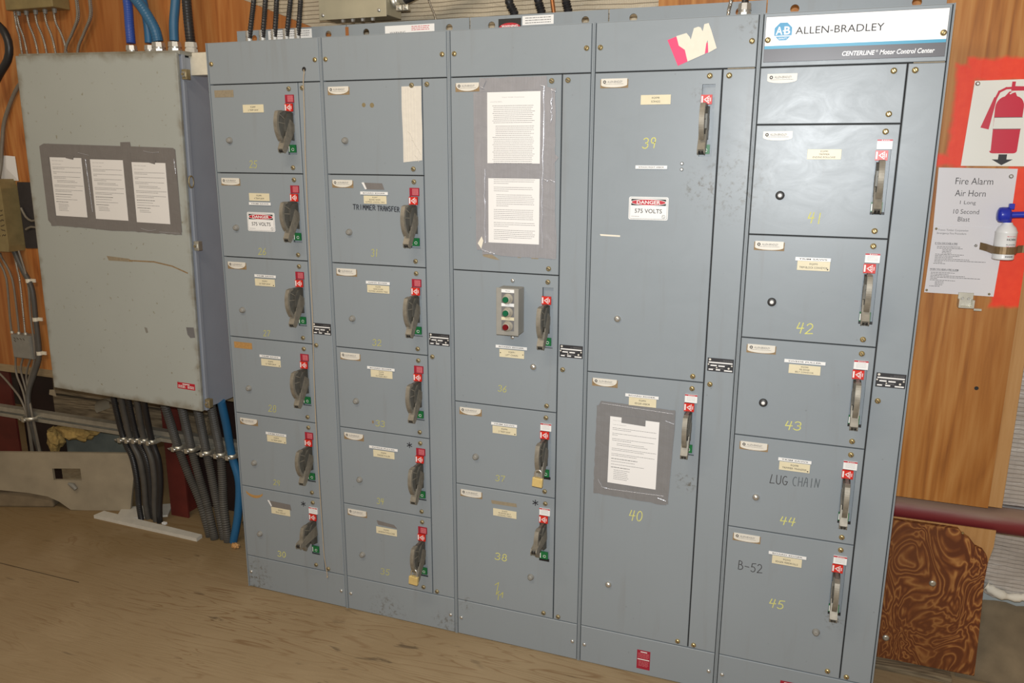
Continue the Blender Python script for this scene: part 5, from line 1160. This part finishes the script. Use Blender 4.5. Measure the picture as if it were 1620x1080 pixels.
# steel and timber behind
t = thing('steel_column', 'dark red steel column between the two bunches of conduits', 'column', (-.79, .50, 0))
b = MB(); b.box(-.058, .055, -.055, -.043, 0, .78, 'red_steel', ch=.001); b.build('front_flange', t)
b = MB(); b.box(-.006, .006, -.043, .10, 0, .78, 'red_steel'); b.build('web', t)
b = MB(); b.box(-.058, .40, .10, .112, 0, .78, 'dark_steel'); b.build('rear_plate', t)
t = thing('steel_column', 'shadowed red-black steel column at the far left behind the small cables', 'column', (-1.9, .56, 0))
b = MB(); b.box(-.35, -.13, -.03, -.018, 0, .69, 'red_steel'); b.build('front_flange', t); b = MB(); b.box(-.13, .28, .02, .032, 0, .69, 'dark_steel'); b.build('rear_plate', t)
b = MB(); b.box(-1.66, -.60, .49, .56, .405, .56, 'weathered_timber', ch=.006); o = b.build('timber_beam'); tag(o, 'weathered horizontal timber beam behind the strut rail', 'timber beam')
b = MB(); b.box(-1.66, -.60, .50, .56, .57, .70, 'weathered_timber', ch=.006); o = b.build('timber_beam'); tag(o, 'upper weathered timber beam just below the beige enclosure', 'timber beam')
def lump(name, label, c, rx, ry, rz, mat, cat, seed=1):
    bm = bmesh.new(); bmesh.ops.create_icosphere(bm, subdivisions=3, radius=1); rnd = random.Random(seed)
    ph = [rnd.uniform(0, 6) for _ in range(6)]
    for vv in bm.verts:
        d = vv.co; k = 1 + .18 * sin(d.x * 4 + ph[0]) * sin(d.z * 5 + ph[1]) + .12 * sin(d.y * 7 + ph[2] + d.x * 5) + rnd.uniform(-.06, .06)
        vv.co = Vector((d.x * rx * k, d.y * ry * k, d.z * rz * k))
    bm.verts.index_update(); b = MB(); b.add([vv.co.copy() for vv in bm.verts], [[q.index for q in ff.verts] for ff in bm.faces], mat, False); bm.free()
    o = b.build(name, None, c); return tag(o, label, cat)
lump('insulation_scrap', 'yellow fibreglass scrap tucked under the strut rail', (-1.44, .435, .395), .125, .05, .048, 'fibreglass', 'insulation scrap', 3)
lump('insulation_scrap', 'ragged brown scrap at the left end of the grey-green board', (-1.625, .445, .33), .04, .045, .07, 'fibreglass', 'insulation scrap', 8)
b = MB(); b.box(-1.62, -1.06, .505, .53, .15, .39, 'teal_board', ch=.003); o = b.build('backing_board'); tag(o, 'grey-green board behind the rail above the notched panel', 'board')
v = []; n = 14
for i in range(n + 1):
    a = radians(200 - 150 * i / n); v += [(-.075 + .075 * cos(a) * (1 + .1 * i / n), 0, .05 + .06 * sin(a)), (-.075 + .075 * cos(a) * (1 + .1 * i / n), .09, .05 + .055 * sin(a))]
b = MB(); nn = len(v); f = [[2 * i, 2 * i + 2, 2 * i + 3, 2 * i + 1] for i in range(n)]; b.add(v + [(p[0] * .97, p[1], p[2] - .002) for p in v], f + [[k + nn for k in q[::-1]] for q in f], 'grey_board', True)
o = b.build('curled_paper', None, (-1.10, .40, .51)); tag(o, 'curled scrap of brown paper under the beige enclosure', 'paper')
b = MB(); b.prism([(-.02, -.012), (.03, -.018), (.022, .02), (-.012, .016)], 0, .003, 'adhesive_tan'); o = b.build('torn_label', None, (-1.55, .40, .615)); tag(o, 'small torn tan label hanging in the dark bay left of the enclosure', 'label')

# notched grey panel standing in front, turned a little
t = thing('notched_panel', 'dusty grey board with a square cut-out leaning in the lower left corner', 'board', (-1.395, .297, 0)); t.rotation_euler = (0, 0, atan2(.331, .944))
def pu(X): return (X + 1.395) / .944
b = MB(); top = .329
L = pu(-2.05); hole = [(pu(-1.462), .174), (pu(-1.319), .174), (pu(-1.319), .240), (pu(-1.462), .240)]
R_ = .389; Rt = .345
b.prism([(L, .113), (pu(-1.744), .113), (pu(-1.60), .098), (pu(-1.506), .079), (pu(-1.45), .05), (pu(-1.395), .003), (hole[0][0], .174), (hole[0][0], .240), (hole[0][0], top), (L, top)], 0, .018, 'grey_board')
b.prism([(pu(-1.395), .003), (hole[1][0], .001), (hole[1][0], .174), (hole[0][0], .174)], 0, .018, 'grey_board')
b.prism([(hole[3][0], .240), (hole[2][0], .240), (hole[2][0], top), (hole[3][0], top)], 0, .018, 'grey_board')
b.prism([(hole[1][0], .001), (pu(-1.09), .001), (pu(-1.028), top), (hole[1][0], top)], 0, .018, 'grey_board')
b.build('panel', t)
b = MB(); b.tube([(.01, -.001, .155), (.035, -.012, .15), (.055, -.018, .13)], [.008, .013, .010], 'box_grey', 8); b.build('bent_tab', t)
b = MB(); b.box(hole[0][0] + .004, hole[1][0] + .03, .075, .09, .13, .215, 'ledge_wood'); b.build('inner_board', t)
b = MB(); b.box(L, pu(-1.50), .03, .16, .0, .085, 'earth', ch=.01); o = b.build('dirt_ridge', None); o.location = t.location; o.rotation_euler = t.rotation_euler; tag(o, 'dark ridge of dirt under the raised end of the notched board', 'dirt', kind='stuff')
# loose boards on the floor
b = MB(); b.prism([(-.345, -.030), (.345, -.020), (.340, .022), (-.340, .030)], 0, .018, 'white_board', Matrix(((1, 0, 0, 0), (0, 0, 1, 0), (0, -1, 0, .018), (0, 0, 0, 1))))
o = b.build('white_plank', None, (-.853, .285, 0)); o.rotation_euler = (0, 0, radians(-2.2)); tag(o, 'long white painted plank lying on the floor left of the cabinets', 'plank')
b = MB(); b.box(-.13, .13, -.075, .075, 0, .010, 'white_board', ch=.001); o = b.build('white_board_scrap', None, (-1.0, .415, 0)); o.rotation_euler = (0, 0, radians(32)); tag(o, 'small white board scrap under the left bunch of black conduits', 'board')
b = MB(); b.box(-.012, .012, -.008, .008, 0, .012, 'white_plastic', ch=.002); o = b.build('plastic_scrap', None, (-.80, .345, 0)); tag(o, 'tiny white plastic scrap on the floor behind the plank', 'scrap')
lump('wood_chip', 'pale wood chip at the foot of the blue conduit', (-.285, .265, .013), .022, .016, .013, 'stud_wood', 'wood chip', 5)

# ------------------------------------------------------------------ left wall gear
t = thing('junction_box', 'ochre metal junction box at the top left corner', 'junction box', (-1.275, .380, 2.53))
b = MB(); b.box(-.150, .148, -.050, .0445, 0, .22, 'box_ochre', ch=.003); b.build('box', t)
for i, x in enumerate((-.155 + .01, -.095, -.035, .025, .085)):
    b = MB(); b.ring((0, 0, 0), (0, 0, -.018), .011, .009, 'box_grey', 8, smooth=False); b.build('cable_connector', t, (x + .02, -.005, .0))
g = 'armoured cables between the ochre box and the enclosure'
for i, (x0, x1) in enumerate(((-1.435, -1.425), (-1.418, -1.392), (-1.353, -1.322), (-1.300, -1.266), (-1.240, -1.209), (-1.181, -1.140))):
    x1 = max(x1, -1.165 + .0) if False else x1
    run('armoured_cable', '%s armoured cable from the left under the ochre box' % ORD[i], 'cable', [(x0, .38, 2.515 if i > 0 else 2.60), (x0 + .003, .382, 2.47), ((x0 + x1) / 2 + .004, .385, 2.42), (x1 - .003, .388, 2.36), (x1 + .004, .39, 2.25), (x1 + .03, .395, 2.1)], .0058, 'armoured_cable', g, (.008, .18))
g = 'armoured cables looping down right of the ochre box'
for i, (pts) in enumerate((((-1.055, 2.66), (-1.052, 2.562), (-1.057, 2.489), (-1.107, 2.422), (-1.163, 2.346), (-1.172, 2.22)), ((-1.045, 2.66), (-1.040, 2.562), (-1.046, 2.486), (-1.090, 2.418), (-1.142, 2.346), (-1.150, 2.22)), ((-.975, 2.66), (-.972, 2.558), (-.979, 2.490), (-1.033, 2.419), (-1.084, 2.343), (-1.10, 2.22)), ((-.965, 2.66), (-.960, 2.558), (-.968, 2.486), (-1.018, 2.415), (-1.066, 2.343), (-1.08, 2.22)))):
    run('armoured_cable', '%s of four pale cables from the left looping onto the enclosure top' % ORD[i], 'cable', [(x, .402 - .018 * (i % 2), z) for x, z in pts], .0062, 'armoured_cable' if i % 2 == 0 else 'grey_cable', g, (.008, .14))
run('black_hose', 'thick black hose curving in from the upper left edge', 'hose', [(-1.62, .33, 2.53), (-1.49, .33, 2.47), (-1.445, .33, 2.42), (-1.436, .33, 2.365), (-1.457, .33, 2.309), (-1.53, .33, 2.24), (-1.62, .34, 2.16)], .018, 'black_conduit')
run('grey_cable', 'grey cable dropping into the top of the ochre control box', 'cable', [(-1.45, .415, 2.245), (-1.534, .41, 2.171), (-1.63, .408, 2.036), (-1.665, .405, 1.928), (-1.69, .400, 1.82), (-1.70, .385, 1.745)], .0095, 'grey_cable')
t = thing('control_box', 'worn ochre control box with handwriting at the left edge', 'control box', (-1.745, .375, 1.38))
b = MB(); b.prism([(-.14, .0), (.115, .0), (.122, .03), (.122, .32), (.105, .365), (-.14, .365)], -.045, .049, 'box_ochre')
for i in range(6):
    for k in range(2): b.strokes([[(.045 + k * .04 + j * .005, .085 + i * .025 + random.uniform(-.005, .005)) for j in range(6)]], .004, -.0455, 'handwriting')
b.rect(-.02, .03, .09, .19, -.0454, 'dark_plate'); b.build('box', t)
b = MB(); b.prism([(.036, -.17), (.16, -.165), (.16, .17), (.036, .17)], 0, .006, 'dark_plate'); o = b.build('dark_plate', None, (-1.655, .4185, 1.56)); tag(o, 'flat dark plate on the wall between the ochre control box and the enclosure', 'plate')
for i, (pts) in enumerate((((-1.60, 1.60), (-1.575, 1.555), (-1.535, 1.535), (-1.49, 1.545)), ((-1.585, 1.49), (-1.545, 1.505), (-1.49, 1.50)))):
    run('cord', '%s pale cord end tucked against the dark plate' % ('upper' if i == 0 else 'lower'), 'cord', [(x, .408, z) for x, z in pts], .006, 'grey_cable')
b = MB(); b.add([(-.075, 0, -.060), (.055, -.004, -.064), (.050, -.002, .058), (.0, -.012, .062), (-.075, 0, .060), (-.01, -.012, 0)], [[0, 1, 5], [1, 2, 5], [2, 3, 5], [3, 4, 5], [4, 0, 5]], 'white_paper'); b.add([(-.075, .0005, -.060), (.055, -.0035, -.064), (.050, -.0015, .058), (-.075, .0005, .060)], [[3, 2, 1, 0]], 'white_paper')
o = b.build('paper_sheet', None, (-1.66, .423, 1.80)); tag(o, 'crumpled white paper pinned above the ochre control box', 'paper')
run('rubber_cable', 'thick black cable running down beside the enclosure from the control box', 'cable', [(-1.665, .385, 1.385), (-1.629, .39, 1.286), (-1.579, .39, 1.188), (-1.580, .39, 1.036), (-1.590, .39, .829), (-1.624, .375, .725), (-1.658, .350, .620), (-1.655, .338, .515), (-1.664, .355, .367), (-1.676, .40, .16), (-1.66, .40, .0)], .0135, 'dusty_conduit')
g = 'small cables on the lower left wall'
for lab, pts, mt, fx in (('thin armoured cable hugging the thick black cable down the left wall', ((-1.635, 1.385), (-1.600, 1.222), (-1.612, 1.036), (-1.616, .864), (-1.637, .775), (-1.705, .643), (-1.705, .499), (-1.692, .30), (-1.67, 0)), 'grey_cable', None),
     ('first cable from the left entering the small grey box', ((-1.81, 1.38), (-1.796, 1.319), (-1.758, 1.227), (-1.772, 1.02), (-1.775, .938)), 'grey_cable', None), ('second cable from the left entering the small grey box', ((-1.78, 1.36), (-1.777, 1.34), (-1.721, 1.229), (-1.720, 1.024), (-1.725, .938)), 'grey_cable', None),
     ('third cable from the left entering the small grey box', ((-1.674, 1.38), (-1.668, 1.29), (-1.661, 1.215), (-1.670, 1.027), (-1.675, .938)), 'armoured_cable', (.008, .16)),
     ('first cable from the left below the small grey box', ((-1.775, .805), (-1.79, .703), (-1.758, .599), (-1.749, .473), (-1.747, .225), (-1.745, 0)), 'grey_cable', None), ('second cable from the left below the small grey box', ((-1.72, .805), (-1.757, .726), (-1.742, .620), (-1.731, .476), (-1.714, .231), (-1.71, 0)), 'grey_cable', None), ('third cable from the left below the small grey box', ((-1.66, .805), (-1.712, .712), (-1.719, .633), (-1.712, .479), (-1.690, .234), (-1.685, 0)), 'grey_cable', None),
     ('slanting cable joining the lower left bundle from the picture edge', ((-2.10, .80), (-1.922, .688), (-1.839, .617), (-1.782, .550), (-1.758, .451), (-1.76, .22), (-1.765, 0)), 'grey_cable', None)):
    run('small_cable', lab, 'cable', [(x + 1.31 * q, .388 + .004 * (len(lab) % 4) - q, z + .45 * q) for x, z in pts for q in [.056 if .40 < z < .56 else .03 if z < .62 else 0]], .0055, mt, g, fx)
clampset((-1.662, .348, .478), 'clamp around the bundle of small cables at the far left', .034)
for z, x in ((1.225, -1.592), (1.02, -1.580), (.835, -1.585)):
    b = MB(); b.ring((0, 0, -.010), (0, 0, .010), .0155, .0155, 'galv_cover', 12); b.box(.012, .036, .006, .012, -.009, .009, 'galv_cover'); o = b.build('cable_strap', None, (x, .39, z))
    tag(o, '%s pale strap on the thick black cable beside the enclosure' % {1.225: 'top', 1.02: 'middle', .835: 'bottom'}[z], 'cable strap', 'straps on the thick black cable')
t = thing('switch_box', 'small grey steel box with three cables on the lower left wall', 'switch box', (-1.690, .395, .800))
b = MB(); b.box(-.070, .070, -.022, .0295, .0, .128, 'box_grey', ch=.002); b.build('box', t)
b = MB(); b.box(-.066, .066, -.025, -.022, .004, .124, 'box_grey', ch=.001)
for i in range(5): b.strokes([[(-.045 + .022 * (i % 4), .112 - .014 * (i // 4)), (-.035 + .022 * (i % 4), .104 - .014 * (i // 4))]], .004, -.0255, 'handwriting')
b.build('cover', t)
for x in (-.085 + .0, -.035, .015):
    b = MB(); b.ring((0, 0, 0), (0, 0, .012), .010, .009, 'galvanised', 8, smooth=False); b.build('cable_connector', t, (x + .0, 0, .128))
